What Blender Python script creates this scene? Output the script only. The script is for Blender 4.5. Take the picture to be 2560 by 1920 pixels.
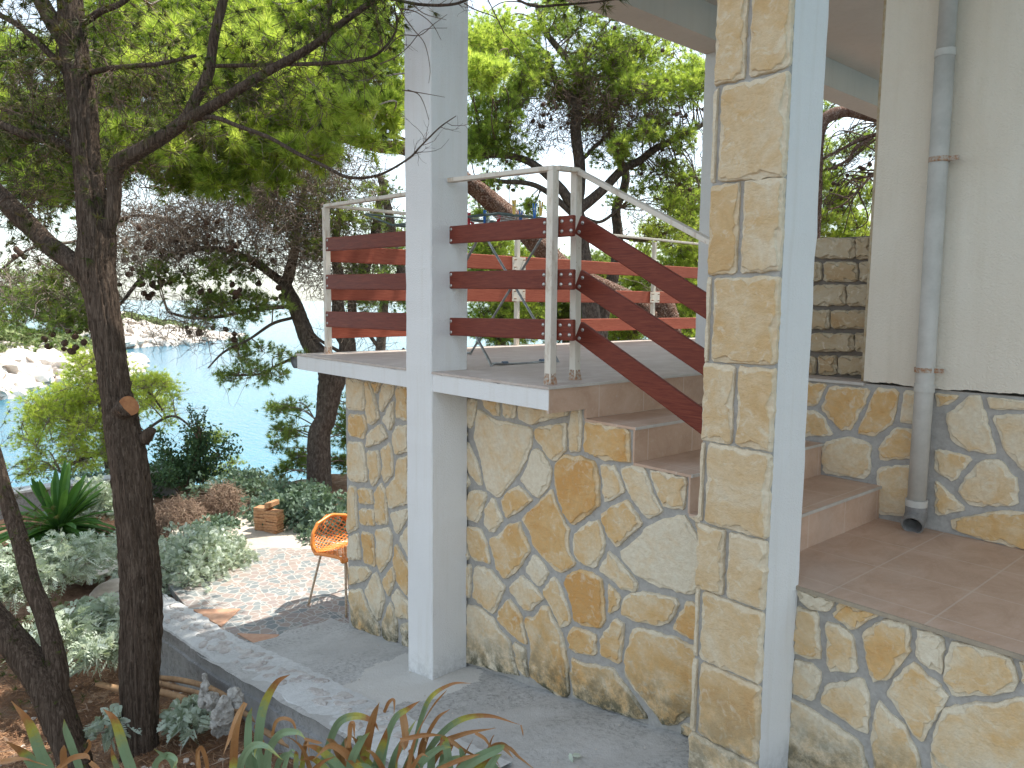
import bpy, math, random
import numpy as np
from mathutils import Matrix, Vector
random.seed(7); RNG = np.random.default_rng(11)
for o in list(bpy.data.objects): bpy.data.objects.remove(o)
SC = bpy.context.scene; COL = SC.collection
# ---------------------------------------------------------------- camera
F = 1868.0
YAW, PITCH, ROLL = map(math.radians, (-48.947, 6.2757, .5207))
FW = np.array([math.sin(YAW)*math.cos(PITCH), math.cos(YAW)*math.cos(PITCH), -math.sin(PITCH)])
_r = np.array([math.cos(YAW), -math.sin(YAW), 0.]); _u = np.cross(_r, FW)
RT = math.cos(ROLL)*_r + math.sin(ROLL)*_u; UP = -math.sin(ROLL)*_r + math.cos(ROLL)*_u
cam = bpy.data.cameras.new('camera'); camo = bpy.data.objects.new('camera', cam); COL.objects.link(camo)
M = Matrix.Identity(4)
for i in range(3): M[i][0], M[i][1], M[i][2] = RT[i], UP[i], -FW[i]
camo.matrix_world = M
cam.sensor_width = 36; cam.lens = F/2560*36; cam.clip_start = .05; cam.clip_end = 9000
SC.camera = camo
# ---------------------------------------------------------------- light
SUN = Vector((.14, .47, 1.)).normalized()
EL = math.asin(SUN.z); AZ = math.atan2(SUN.x, SUN.y)
w = bpy.data.worlds.new('World'); SC.world = w; w.use_nodes = True
nt = w.node_tree; bg = nt.nodes['Background']; sk = nt.nodes.new('ShaderNodeTexSky')
sk.sky_type = 'NISHITA'; sk.sun_disc = False; sk.sun_elevation = EL; sk.sun_rotation = AZ
sk.air_density = 1.0; sk.dust_density = 1.0; sk.ozone_density = 1.0
hs = nt.nodes.new('ShaderNodeHueSaturation'); hs.inputs['Saturation'].default_value = .5; nt.links.new(sk.outputs[0], hs.inputs['Color'])   # pale hazy sky
tn_ = nt.nodes.new('ShaderNodeMix'); tn_.data_type = 'RGBA'; tn_.blend_type = 'MULTIPLY'; tn_.inputs[0].default_value = 1; tn_.inputs[7].default_value = (.955, 1.0, .975, 1); nt.links.new(hs.outputs[0], tn_.inputs[6])
nt.links.new(tn_.outputs[2], bg.inputs[0]); bg.inputs[1].default_value = .15
sl = bpy.data.lights.new('sun', 'SUN'); sl.energy = 3.0; sl.angle = math.radians(.5); sl.color = (1, .95, .87)
so = bpy.data.objects.new('sun', sl); COL.objects.link(so)
so.rotation_euler = SUN.to_track_quat('Z', 'Y').to_euler()
SC.view_settings.view_transform = 'Standard'; SC.view_settings.look = 'None'
SC.view_settings.exposure = 1.35; SC.view_settings.gamma = 1
SC.render.engine = 'CYCLES'; SC.cycles.max_bounces = 8; SC.cycles.transparent_max_bounces = 8
# ---------------------------------------------------------------- pixel helpers (metres; eye at the origin)
def ray(x, y): return FW + RT*(x-1280)/F - UP*(y-960)/F
def P(x, y, D): return ray(x, y)*D
def PZ(x, y, z): d = ray(x, y); return d*z/d[2]
def PX(x, y, X): d = ray(x, y); return d*X/d[0]
def PY(x, y, Y): d = ray(x, y); return d*Y/d[1]
def ramp(x): return max(-2.45, -2.14+.18*(x+3.38))
def nrm(v): v = np.asarray(v, float); return v/(np.linalg.norm(v)+1e-9)
# ---------------------------------------------------------------- scene graph helpers
def setp(o, label=None, cat=None, group=None, kind=None):
    for k, v in (('label', label), ('category', cat), ('group', group), ('kind', kind)):
        if v: o[k] = v
    return o
def thing(name, label, cat, loc=(0, 0, 0), group=None):
    o = bpy.data.objects.new(name, None); COL.objects.link(o); o.location = Vector([float(c) for c in loc]); o.empty_display_size = .1
    return setp(o, label, cat, group)
def wloc(o):
    v = Vector((0, 0, 0))
    while o: v = v+o.location; o = o.parent
    return v
class MB:
    def __init__(s): s.v = []; s.f = []; s.a = []; s.n = 0
    def add(s, v, f, a=None):
        v = np.asarray(v, float).reshape(-1, 3); k = len(v)
        if a is None: a = np.zeros((k, 4))
        a = np.asarray(a, float)
        if a.ndim == 1: a = np.tile(a, (k, 1))
        s.v.append(v); s.a.append(a); n = s.n
        s.f.extend([tuple(i+n for i in q) for q in f]) if not isinstance(f, np.ndarray) else s.f.append(f+n)
        s.n += k
    def box(s, x0, x1, y0, y1, z0, z1, a=None):
        v = [(x, y, z) for x in (x0, x1) for y in (y0, y1) for z in (z0, z1)]
        s.add(v, [(0, 1, 3, 2), (4, 6, 7, 5), (0, 4, 5, 1), (2, 3, 7, 6), (0, 2, 6, 4), (1, 5, 7, 3)], a)
    def obox(s, c, ax, ay, az, a=None):          # centre and three half-axis vectors
        c, ax, ay, az = map(np.asarray, (c, ax, ay, az))
        v = [c+i*ax+j*ay+k*az for i in (-1, 1) for j in (-1, 1) for k in (-1, 1)]
        s.add(v, [(0, 1, 3, 2), (4, 6, 7, 5), (0, 4, 5, 1), (2, 3, 7, 6), (0, 2, 6, 4), (1, 5, 7, 3)], a)
    def tube(s, pts, rad, sides=8, ridge=0, a=None, cap=True, seed=0):
        pts = np.asarray(pts, float); m = len(pts); rad = np.broadcast_to(np.asarray(rad, float), (m,))
        T = np.gradient(pts, axis=0); T /= np.linalg.norm(T, axis=1)[:, None]+1e-9
        up = np.array([0, 0, 1.]) if abs(T[0][2]) < .9 else np.array([1., 0, 0])
        N = nrm(np.cross(T[0], up)); V = []; A = []
        th = np.linspace(0, 2*math.pi, sides, endpoint=False)
        if ridge:
            rg = np.random.default_rng(seed)
            ks = [(int(k), rg.uniform(0, 6.3), rg.uniform(-1.2, 1.2), amp) for k, amp in ((3, .5), (5, .5), (9, .45), (14, .5), (19, .5), (23, .4))]
        dist = 0
        for i in range(m):
            if i: dist += np.linalg.norm(pts[i]-pts[i-1])
            N = nrm(N-T[i]*np.dot(N, T[i])); B = np.cross(T[i], N)
            r = np.full(sides, rad[i])
            if ridge:
                q = sum(amp*np.sin(k*th+ph+tw*dist*3+.8*math.sin(dist*5+ph)) for k, ph, tw, amp in ks)
                r = r*(1+ridge*q+rg.normal(0, ridge*.35, sides))
            V.append(pts[i]+np.outer(np.cos(th)*r, N)+np.outer(np.sin(th)*r, B))
        f = []
        for i in range(m-1):
            for j in range(sides):
                k = (j+1) % sides; f.append((i*sides+j, i*sides+k, (i+1)*sides+k, (i+1)*sides+j))
        if cap: f.append(tuple(range(sides))[::-1]); f.append(tuple((m-1)*sides+j for j in range(sides)))
        s.add(np.concatenate(V), f, a)
    def mesh(s, name, shift=(0, 0, 0), smooth=False):
        me = bpy.data.meshes.new(name)
        V = np.concatenate(s.v) - np.asarray(shift, float); A = np.concatenate(s.a)
        loops = []; sizes = []
        for q in s.f:
            if isinstance(q, np.ndarray): loops.append(q.ravel()); sizes.append(np.full(len(q), q.shape[1]))
            else: loops.append(np.array(q)); sizes.append(np.array([len(q)]))
        L = np.concatenate(loops).astype(np.int32); S = np.concatenate(sizes).astype(np.int32)
        me.vertices.add(len(V)); me.vertices.foreach_set('co', V.ravel().astype(np.float32))
        me.loops.add(len(L)); me.loops.foreach_set('vertex_index', L)
        me.polygons.add(len(S)); st = np.concatenate([[0], np.cumsum(S)[:-1]]).astype(np.int32)
        me.polygons.foreach_set('loop_start', st); me.polygons.foreach_set('loop_total', S)
        me.update(calc_edges=True); me.validate()
        if len(me.vertices) == len(V):
            at = me.attributes.new('c', 'FLOAT_COLOR', 'POINT'); at.data.foreach_set('color', A.ravel().astype(np.float32))
        me.polygons.foreach_set('use_smooth', np.full(len(me.polygons), bool(smooth)))
        return me
    def obj(s, name, mat, parent=None, smooth=False, base=None, bevel=0):
        if parent is not None: base = wloc(parent)
        elif base is None:
            V = np.concatenate(s.v); base = ((V[:, 0].min()+V[:, 0].max())/2, (V[:, 1].min()+V[:, 1].max())/2, V[:, 2].min())
        base = Vector([float(c) for c in base])
        me = s.mesh(name, base, smooth); me.materials.append(mat)
        o = bpy.data.objects.new(name, me); COL.objects.link(o)
        if parent is not None: o.parent = parent
        else: o.location = base
        if bevel:
            b = o.modifiers.new('b', 'BEVEL'); b.width = bevel; b.segments = 2; b.limit_method = 'ANGLE'
        return o
def spline(pts, n=6):
    p = np.asarray(pts, float); out = []
    q = np.vstack([2*p[0]-p[1], p, 2*p[-1]-p[-2]])
    for i in range(1, len(q)-2):
        for t in np.linspace(0, 1, n, endpoint=False):
            out.append(.5*((2*q[i])+(-q[i-1]+q[i+1])*t+(2*q[i-1]-5*q[i]+4*q[i+1]-q[i+2])*t*t+(-q[i-1]+3*q[i]-3*q[i+1]+q[i+2])*t**3))
    out.append(q[-2]); return np.array(out)
# ---------------------------------------------------------------- materials
class NM:
    def __init__(s, name, rough=.7, spec=.3):
        s.m = bpy.data.materials.new(name); s.m.use_nodes = True; s.t = s.m.node_tree; s.b = s.t.nodes['Principled BSDF']
        s.b.inputs['Roughness'].default_value = rough; s.b.inputs['Specular IOR Level'].default_value = spec
        s.pos = s.n('ShaderNodeNewGeometry').outputs['Position']
    def n(s, ty, **k):
        x = s.t.nodes.new(ty)
        for a, b in k.items(): setattr(x, a, b)
        return x
    def l(s, a, b): s.t.links.new(a, b)
    def scaled(s, sc, src=None):
        x = s.n('ShaderNodeMapping'); x.inputs['Scale'].default_value = sc; s.l(src or s.pos, x.inputs[0]); return x.outputs[0]
    def noise(s, scale, detail=4, rough=.6, sc=None, dist=0, out=0):
        x = s.n('ShaderNodeTexNoise'); x.inputs['Scale'].default_value = scale; x.inputs['Detail'].default_value = detail
        x.inputs['Roughness'].default_value = rough; x.inputs['Distortion'].default_value = dist
        s.l(s.scaled(sc) if sc else s.pos, x.inputs['Vector']); return x.outputs[out]
    def vor(s, scale, feat='F1', sc=None, out=0, rnd=1):
        x = s.n('ShaderNodeTexVoronoi', feature=feat); x.inputs['Scale'].default_value = scale; x.inputs['Randomness'].default_value = rnd
        s.l(s.scaled(sc) if sc else s.pos, x.inputs['Vector']); return x.outputs[out]
    def ramp(s, fac, stops):
        x = s.n('ShaderNodeValToRGB'); e = x.color_ramp.elements
        while len(e) < len(stops): e.new(.5)
        for i, (p, c) in enumerate(stops): e[i].position = p; e[i].color = (*c, 1) if len(c) == 3 else c
        s.l(fac, x.inputs[0]); return x.outputs[0]
    def mix(s, fac, a, b, mode='MIX'):
        x = s.n('ShaderNodeMix', data_type='RGBA', blend_type=mode)
        for sock, v in ((x.inputs[0], fac), (x.inputs[6], a), (x.inputs[7], b)):
            if isinstance(v, (int, float)): sock.default_value = v
            elif isinstance(v, tuple): sock.default_value = (*v, 1)
            else: s.l(v, sock)
        return x.outputs[2]
    def math(s, op, a, b=0., c=None, clamp=False):
        x = s.n('ShaderNodeMath', operation=op, use_clamp=clamp)
        for i, v in enumerate((a, b) if c is None else (a, b, c)):
            if isinstance(v, (int, float)): x.inputs[i].default_value = v
            else: s.l(v, x.inputs[i])
        return x.outputs[0]
    def attr(s, ch=None):
        x = s.n('ShaderNodeAttribute', attribute_name='c')
        if ch is None: return x.outputs['Color']
        if ch == 3: return x.outputs['Alpha']
        y = s.n('ShaderNodeSeparateColor'); s.l(x.outputs['Color'], y.inputs[0]); return y.outputs[ch]
    def xyz(s, i):
        y = s.n('ShaderNodeSeparateXYZ'); s.l(s.pos, y.inputs[0]); return y.outputs[i]
    def color(s, c):
        if isinstance(c, tuple): s.b.inputs['Base Color'].default_value = (*c, 1)
        else: s.l(c, s.b.inputs['Base Color'])
    def bump(s, h, strength=.5, dist=.01, prev=None):
        x = s.n('ShaderNodeBump'); x.inputs['Strength'].default_value = strength; x.inputs['Distance'].default_value = dist
        s.l(h, x.inputs['Height'])
        if prev: s.l(prev, x.inputs['Normal'])
        s.l(x.outputs[0], s.b.inputs['Normal']); return x.outputs[0]
def m_plaster(name, base, stain, sc=110, amt=.4, warm=None):
    m = NM(name, .85, .2)
    n1 = m.noise(1.3, 5, .6, (1, 1, .45)); c = m.mix(m.ramp(n1, [(.35, (0,)*3), (.75, (1,)*3)]), base, stain)
    st_ = m.math('MULTIPLY', m.ramp(m.noise(2.2, 5, .65, (9, 9, .5)), [(.5, (0,)*3), (.72, (1,)*3)]), .28); c = m.mix(st_, c, tuple(k*v for k, v in zip(base, (.78, .74, .66))))
    hh = m.math('SUBTRACT', m.xyz(2), m.math('ADD', m.math('MULTIPLY', m.xyz(0), .18), -1.5316)); gr_ = m.math('SUBTRACT', 1., m.math('DIVIDE', hh, .16), clamp=True)
    gr_ = m.math('MULTIPLY', gr_, m.ramp(m.noise(24, 6, .75), [(.42, (0,)*3), (.6, (1,)*3)])); c = m.mix(m.math('MULTIPLY', gr_, .45), c, (.34, .33, .31))
    n3 = m.noise(240, 2); c = m.mix(m.math('MULTIPLY', m.ramp(n3, [(.62, (0,)*3), (.75, (1,)*3)]), .25), c, tuple(k*.55 for k in base))
    m.color(c)
    h = m.math('ADD', m.noise(sc, 3, .6), m.math('MULTIPLY', m.vor(sc*1.6), .35))
    m.bump(h, amt, .006); return m.m
def m_stone(name, pale=(.80, .715, .56), mid=(.77, .60, .385), ochre=(.72, .46, .205), orange=(.66, .345, .11)):
    m = NM(name, .85, .2)
    tone = m.attr(0); rnd = m.attr(1); edge = m.attr(2); dirt = m.attr(3)
    n1 = m.noise(6.5, 5, .65, (1, 1, 1.2), .6)
    f = m.math('ADD', tone, m.math('MULTIPLY', m.math('SUBTRACT', n1, .5), 1.5))
    f = m.math('ADD', f, m.math('MULTIPLY', m.math('SUBTRACT', rnd, .5), .16))
    f = m.math('ADD', f, m.math('MULTIPLY', edge, -.42), clamp=True)
    c = m.ramp(f, [(.12, pale), (.42, mid), (.72, ochre), (1., orange)])
    n2 = m.noise(55, 6, .7); c = m.mix(m.ramp(n2, [(.3, (0,)*3), (.65, (1,)*3)]), m.mix(.4, c, (.50, .36, .20)), c)
    n5 = m.noise(19, 4, .6, None, 1.2); c = m.mix(m.math('MULTIPLY', m.ramp(n5, [(.56, (0,)*3), (.72, (1,)*3)]), .55), c, (.78, .72, .58))
    d = m.math('MULTIPLY', dirt, m.ramp(m.noise(13, 7, .75), [(.38, (0,)*3), (.58, (1,)*3)]))
    c = m.mix(d, c, (.12, .115, .075)); m.color(c)
    h = m.math('ADD', m.noise(48, 7, .72), m.math('MULTIPLY', m.ramp(m.noise(11, 4, .6, (1, 1, 1.8), 1.2), [(.42, (0,)*3), (.5, (.6,)*3), (.56, (1,)*3)]), .17))
    h = m.math('ADD', h, m.math('MULTIPLY', m.noise(130, 4, .7), .5)); m.bump(h, .8, .009); return m.m
def m_mortar():
    m = NM('mortar', .9, .15); n = m.noise(35, 6, .7)
    c = m.ramp(n, [(.3, (.34, .32, .295)), (.7, (.47, .45, .42))])
    m.color(c); m.bump(m.noise(70, 5, .7), .7, .008); return m.m
def m_tile(name='brown tile', y0=.02, st=((.47, .305, .21), (.55, .375, .27), (.62, .45, .345))):
    m = NM(name, .5, .32)
    n = m.noise(3, 7, .7, (2.6, 1.6, 2), .6); n2 = m.noise(60, 5, .7, (1.6, 1, 1))
    c = m.ramp(n, [(.32, st[0]), (.52, st[1]), (.72, st[2])])
    c = m.mix(m.math('MULTIPLY', m.ramp(n2, [(.55, (0,)*3), (.75, (1,)*3)]), .5), c, (.60, .50, .42))
    n4 = m.noise(1.6, 4, .6); c = m.mix(m.math('MULTIPLY', m.ramp(n4, [(.5, (0,)*3), (.7, (1,)*3)]), .3), c, (.55, .50, .46))
    def line(i, off):
        a = m.math('DIVIDE', m.math('ADD', m.xyz(i), off), .335); a = m.math('FRACT', a)
        a = m.math('ABSOLUTE', m.math('SUBTRACT', a, .5)); return m.math('GREATER_THAN', a, .5-.0095)
    g = m.math('MAXIMUM', line(0, 1.21+3.35), line(1, y0))
    c = m.mix(m.math('MULTIPLY', g, .5), c, (.66, .57, .48)); m.color(c)
    m.bump(m.math('SUBTRACT', m.noise(90, 4), m.math('MULTIPLY', g, 2.)), .22, .004); return m.m
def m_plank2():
    m = NM('sunlit tint plank', .6, .2); n = m.noise(3, 7, .7, (3, 3, 60), .8)
    m.color(m.ramp(n, [(.3, (.24, .055, .035)), (.5, (.34, .088, .052)), (.72, (.44, .14, .088))])); m.bump(n, .25, .004); return m.m  # plank red lightened so the sun's brightness sits in the colour
def m_patio():
    m = NM('patio tile', .6, .35)
    dz = m.n('ShaderNodeVectorMath', operation='ADD')
    mp = m.scaled((1, 1, 0)); nz = m.n('ShaderNodeTexNoise'); nz.inputs['Scale'].default_value = 9; m.l(mp, nz.inputs['Vector'])
    sc = m.n('ShaderNodeVectorMath', operation='SCALE'); sc.inputs[3].default_value = .05; m.l(nz.outputs['Color'], sc.inputs[0])
    m.l(mp, dz.inputs[0]); m.l(sc.outputs[0], dz.inputs[1])
    def v(feat, out):
        x = m.n('ShaderNodeTexVoronoi', feature=feat); x.inputs['Scale'].default_value = 14; m.l(dz.outputs[0], x.inputs['Vector']); return x.outputs[out]
    e = m.math('LESS_THAN', v('DISTANCE_TO_EDGE', 0), .055)
    sp = m.n('ShaderNodeSeparateColor'); m.l(v('F1', 1), sp.inputs[0])
    c = m.ramp(sp.outputs[0], [(0, (.15, .185, .20)), (.3, (.20, .235, .24)), (.5, (.29, .225, .195)), (.75, (.33, .26, .225)), (1, (.27, .22, .21))])
    c = m.mix(m.math('MULTIPLY', m.noise(60, 4), .4), c, (.36, .32, .28))
    def line(i, off):
        a = m.math('FRACT', m.math('DIVIDE', m.math('ADD', m.xyz(i), off), .335)); a = m.math('ABSOLUTE', m.math('SUBTRACT', a, .5)); return m.math('GREATER_THAN', a, .5-.009)
    c = m.mix(e, c, (.42, .405, .375)); c = m.mix(m.math('MAXIMUM', line(0, .1), line(1, .03)), c, (.42, .42, .40))
    m.color(c); m.bump(m.noise(50, 3), .15, .004); return m.m
def m_concrete(name, a, b, dark=(.13, .13, .125), amt=1., ring=None):
    m = NM(name, .9, .2); c = m.ramp(m.noise(2.2, 6, .65), [(.35, a), (.65, b)])
    d = m.math('MULTIPLY', m.ramp(m.noise(30, 8, .8, (1, 1.5, 1)), [(.47, (0,)*3), (.62, (1,)*3)]), m.ramp(m.noise(1.7, 4, .6, None, .5), [(.40, (0,)*3), (.58, (1,)*3)]))
    c = m.mix(m.math('MULTIPLY', d, .8*amt), c, dark)
    s = m.ramp(m.vor(22), [(.0, (1,)*3), (.09, (1,)*3), (.12, (0,)*3)]); s2 = m.ramp(m.noise(7, 2), [(.5, (0,)*3), (.62, (1,)*3)])
    c = m.mix(m.math('MULTIPLY', m.math('MULTIPLY', s, s2), .7*amt), c, (.62, .62, .60))
    if ring:
        q = m.n('ShaderNodeVectorMath', operation='DISTANCE'); m.l(m.pos, q.inputs[0]); q.inputs[1].default_value = ring
        f = m.math('ADD', q.outputs['Value'], m.math('MULTIPLY', m.noise(5, 5, .7), .35))
        c = m.mix(m.math('LESS_THAN', f, .58), c, (.62, .60, .56))
    m.color(c); m.bump(m.math('ADD', m.noise(26, 7, .75), m.math('MULTIPLY', m.noise(160, 3), .5)), .8, .010); return m.m
def m_leaf(name, a, b, c3=None, tr=.35, rough=.5, var=7):
    m = NM(name, rough, .25)
    n = m.noise(var, 3, .6); f = m.math('ADD', m.math('MULTIPLY', m.attr(1), .8), m.math('MULTIPLY', m.math('SUBTRACT', n, .5), 1.0), clamp=True)
    c = m.ramp(f, [(0, a), (.6, b), (1, c3 or b)]); m.color(c)
    t = m.n('ShaderNodeBsdfTranslucent'); br = m.mix(1., c, (1.28, 1.3, .75), 'MULTIPLY'); m.l(br, t.inputs[0])
    mx = m.n('ShaderNodeMixShader'); mx.inputs[0].default_value = tr; m.l(m.b.outputs[0], mx.inputs[1]); m.l(t.outputs[0], mx.inputs[2])
    out = m.t.nodes['Material Output']; m.l(mx.outputs[0], out.inputs[0]); return m.m
def m_iris():
    m = NM('iris leaf', .5, .35); t = m.attr(0)
    f = m.math('ADD', t, m.math('MULTIPLY', m.math('SUBTRACT', m.noise(45, 4), .5), .12))
    c = m.ramp(f, [(0, (.17, .27, .15)), (.44, (.23, .34, .19)), (.5, (.42, .40, .06)), (.56, (.33, .13, .035)), (.75, (.42, .20, .07)), (1, (.52, .32, .16))])
    c = m.mix(m.math('MULTIPLY', m.noise(160, 3, .6, (1, 1, .15)), .35), c, m.mix(.4, c, (.5, .5, .4))); m.color(c)
    tr = m.n('ShaderNodeBsdfTranslucent'); m.l(c, tr.inputs[0]); mx = m.n('ShaderNodeMixShader'); mx.inputs[0].default_value = .22
    m.l(m.b.outputs[0], mx.inputs[1]); m.l(tr.outputs[0], mx.inputs[2]); m.l(mx.outputs[0], m.t.nodes['Material Output'].inputs[0]); return m.m
def m_bark(name, a, b, c3, sc=(22, 22, 2.2), amt=.9):
    m = NM(name, .9, .1); n = m.noise(3, 8, .7, sc, .5)
    c = m.ramp(n, [(.3, a), (.5, b), (.75, c3)]); m.color(c); m.bump(n, amt, .03); return m.m
def m_scaly(name, a, b, c3):
    m = NM(name, .9, .1); n = m.noise(3, 8, .7, (9, 9, 6), .6); c = m.ramp(n, [(.3, a), (.5, b), (.75, c3)])
    e = m.n('ShaderNodeTexVoronoi', feature='DISTANCE_TO_EDGE'); e.inputs['Scale'].default_value = 46; q = m.n('ShaderNodeVectorMath', operation='ADD'); z = m.n('ShaderNodeTexNoise'); z.inputs['Scale'].default_value = 12
    m.l(m.pos, z.inputs['Vector']); y = m.n('ShaderNodeVectorMath', operation='SCALE'); y.inputs[3].default_value = .05; m.l(z.outputs['Color'], y.inputs[0]); m.l(m.pos, q.inputs[0]); m.l(y.outputs[0], q.inputs[1]); m.l(q.outputs[0], e.inputs['Vector'])
    g = m.ramp(e.outputs[0], [(0, (0,)*3), (.14, (1,)*3)]); c = m.mix(g, tuple(k*1.1 for k in a), c); m.color(c); m.bump(m.math('ADD', m.math('MULTIPLY', g, 1.5), n), 1., .02); return m.m
def m_simple(name, c, rough=.6, spec=.3, var=0, metal=0, bump=0, sc=20, c2=None):
    m = NM(name, rough, spec); m.b.inputs['Metallic'].default_value = metal
    if var or c2: m.color(m.mix(m.ramp(m.noise(sc, 5, .65), [(.35, (0,)*3), (.65, (1,)*3)]), c, c2 or tuple(k*(1-var) for k in c)))
    else: m.color(c)
    if bump: m.bump(m.noise(sc*3, 5, .7), bump, .005)
    return m.m
def m_paint():                                   # flaking cream paint with rust
    m = NM('cream paint', .55, .35); c = m.mix(m.ramp(m.noise(14, 6, .7, (1, 1, .35)), [(.54, (0,)*3), (.66, (1,)*3)]), (.70, .64, .55), (.52, .43, .33))
    c = m.mix(m.math('MULTIPLY', m.ramp(m.noise(40, 6, .75), [(.63, (0,)*3), (.69, (1,)*3)]), .8), c, (.30, .14, .06)); m.color(c)
    m.bump(m.noise(60, 4), .35, .004); return m.m
def m_plank():
    m = NM('red stained plank', .5, .22); n = m.noise(3, 7, .7, (3, 3, 60), .8)
    c = m.ramp(n, [(.3, (.105, .022, .015)), (.5, (.175, .038, .023)), (.72, (.25, .066, .037))]); m.color(c); m.bump(n, .25, .004); return m.m
def m_water():
    m = NM('sea water', .12, .5); n = m.noise(.02, 3)
    m.color(m.ramp(n, [(.35, (.018, .135, .21)), (.7, (.035, .19, .27))]))
    h = m.math('ADD', m.noise(.9, 4, .6, (1, 3.2, 1)), m.math('MULTIPLY', m.noise(3.4, 3, .6, (1, 2.4, 1)), .4)); m.bump(h, .45, .3); return m.m
def m_ground():
    m = NM('needle litter soil', .95, .1); c = m.ramp(m.noise(7, 8, .75), [(.3, (.12, .065, .042)), (.5, (.26, .155, .10)), (.7, (.42, .31, .23))])
    c = m.mix(m.ramp(m.noise(90, 4, .8), [(.5, (0,)*3), (.72, (1,)*3)]), c, (.33, .20, .11)); m.color(c)
    m.bump(m.noise(60, 6, .8), 1., .03); return m.m
M_WHITE = m_plaster('white render', (.80, .795, .785), (.74, .735, .72), 130, .55)
M_WALL = m_plaster('cream render', (.76, .70, .60), (.66, .57, .45), 95, .7)
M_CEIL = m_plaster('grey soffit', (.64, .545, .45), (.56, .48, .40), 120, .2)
M_STONE = m_stone('cladding stone'); M_PSTONE = m_stone('pillar stone', (.76, .66, .50), (.72, .56, .36), (.66, .45, .23), (.58, .35, .15))
M_BSTONE = m_stone('garden wall stone', (.52, .44, .32), (.46, .35, .22), (.40, .25, .12), (.36, .16, .06))
M_MORTAR = m_mortar(); M_TILE = m_tile(); M_TILE2 = m_tile('terrace tile', .02, ((.44, .36, .305), (.53, .445, .39), (.62, .55, .495))); M_PATIO = m_patio()
M_PATH = m_concrete('path concrete', (.46, .45, .43), (.58, .57, .55), (.24, .235, .22), 1., ring=(-3.45, 2.3, -2.2))
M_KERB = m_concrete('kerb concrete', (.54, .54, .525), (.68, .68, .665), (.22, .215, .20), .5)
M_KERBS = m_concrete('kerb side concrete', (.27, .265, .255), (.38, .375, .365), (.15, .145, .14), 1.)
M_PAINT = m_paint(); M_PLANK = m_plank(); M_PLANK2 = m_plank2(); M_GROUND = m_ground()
M_BOLT = m_simple('galvanised bolt', (.55, .53, .50), .35, .5, metal=.9, var=.3)
M_STEEL = m_simple('rack steel', (.40, .42, .42), .3, .5, metal=.85, var=.4)
M_PVC = m_simple('grey pvc', (.56, .535, .49), .55, .25, c2=(.46, .44, .40), bump=.1, sc=9)
M_RUST = m_simple('rusty clamp', (.50, .46, .40), .7, .3, c2=(.32, .13, .04), sc=90, bump=.4)
M_ORANGE = m_simple('orange plastic', (.86, .29, .06), .32, .5, c2=(.78, .25, .05), sc=12)
M_LEG = m_simple('chipped chair leg', (.62, .54, .42), .5, .4, c2=(.42, .24, .12), sc=60)
M_GUT = m_simple('dark gutter', (.045, .047, .05), .5, .4, c2=(.09, .09, .09), sc=18)
M_BRICK = m_simple('old clay brick', (.36, .17, .085), .9, .15, c2=(.52, .31, .17), sc=26, bump=.6)
M_JUN = m_bark('juniper bark', (.034, .025, .019), (.125, .09, .067), (.31, .24, .185), (30, 30, 1.6), 1.)
M_PINEB = m_bark('pine bark', (.04, .032, .028), (.12, .095, .08), (.27, .23, .20), (11, 11, 5), 1.)
M_PINER = m_scaly('red pine bark', (.16, .07, .045), (.32, .21, .16), (.55, .47, .41))
M_TWIG = m_simple('dead twig', (.36, .30, .25), .9, .1, c2=(.19, .15, .12), sc=8)
M_TWIGD = m_simple('dark twig', (.11, .08, .06), .9, .1, c2=(.16, .11, .08), sc=8)
M_CONE = m_simple('pine cone', (.07, .045, .035), .8, .2, c2=(.12, .075, .055), sc=60, bump=.8)
M_PINE = m_leaf('pine needles', (.13, .19, .045), (.37, .47, .10), (.60, .64, .19), .62)
M_PINED = m_leaf('dark pine needles', (.14, .20, .06), (.28, .36, .11), (.42, .48, .16), .58)
M_JUNL = m_leaf('juniper sprays', (.045, .06, .012), (.10, .12, .025), (.17, .11, .04), .2)
M_YPINE = m_leaf('young pine needles', (.32, .42, .09), (.52, .60, .15), (.70, .72, .24), .6)
M_BUSH = m_leaf('dark bush leaves', (.05, .10, .05), (.09, .16, .07), (.15, .24, .11), .25)
M_SILV = m_leaf('silver leaves', (.26, .32, .22), (.54, .61, .52), (.78, .82, .77), .2, .7, 14)
M_GSHR = m_leaf('grey green leaves', (.10, .16, .10), (.20, .28, .21), (.33, .41, .34), .25, .6, 10)
M_YUC = m_leaf('yucca leaves', (.05, .13, .035), (.11, .24, .05), (.20, .36, .08), .25, .35)
M_IRIS = m_iris(); M_DRY = m_leaf('dry grass', (.22, .15, .11), (.42, .30, .22), (.56, .44, .34), .2, .9, 12)
M_ROCK = m_simple('pale limestone', (.66, .60, .53), .9, .2, c2=(.46, .42, .36), sc=7, bump=.9)
M_GREYR = m_simple('grey rock', (.50, .48, .44), .95, .15, c2=(.28, .265, .24), sc=24, bump=1.)
M_COAST = m_simple('coast rock', (.72, .66, .60), .95, .1, c2=(.50, .44, .38), sc=.6, bump=1.)
M_SCRUB = m_leaf('coast scrub', (.12, .17, .07), (.22, .26, .11), (.30, .31, .15), .1, .9, .15)
M_LOG = m_simple('peeled branch', (.42, .26, .14), .85, .2, c2=(.26, .16, .09), sc=14, bump=.6)
M_CUT = m_simple('cut wood', (.42, .20, .09), .8, .2, c2=(.30, .13, .06), sc=30, bump=.5)
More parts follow.
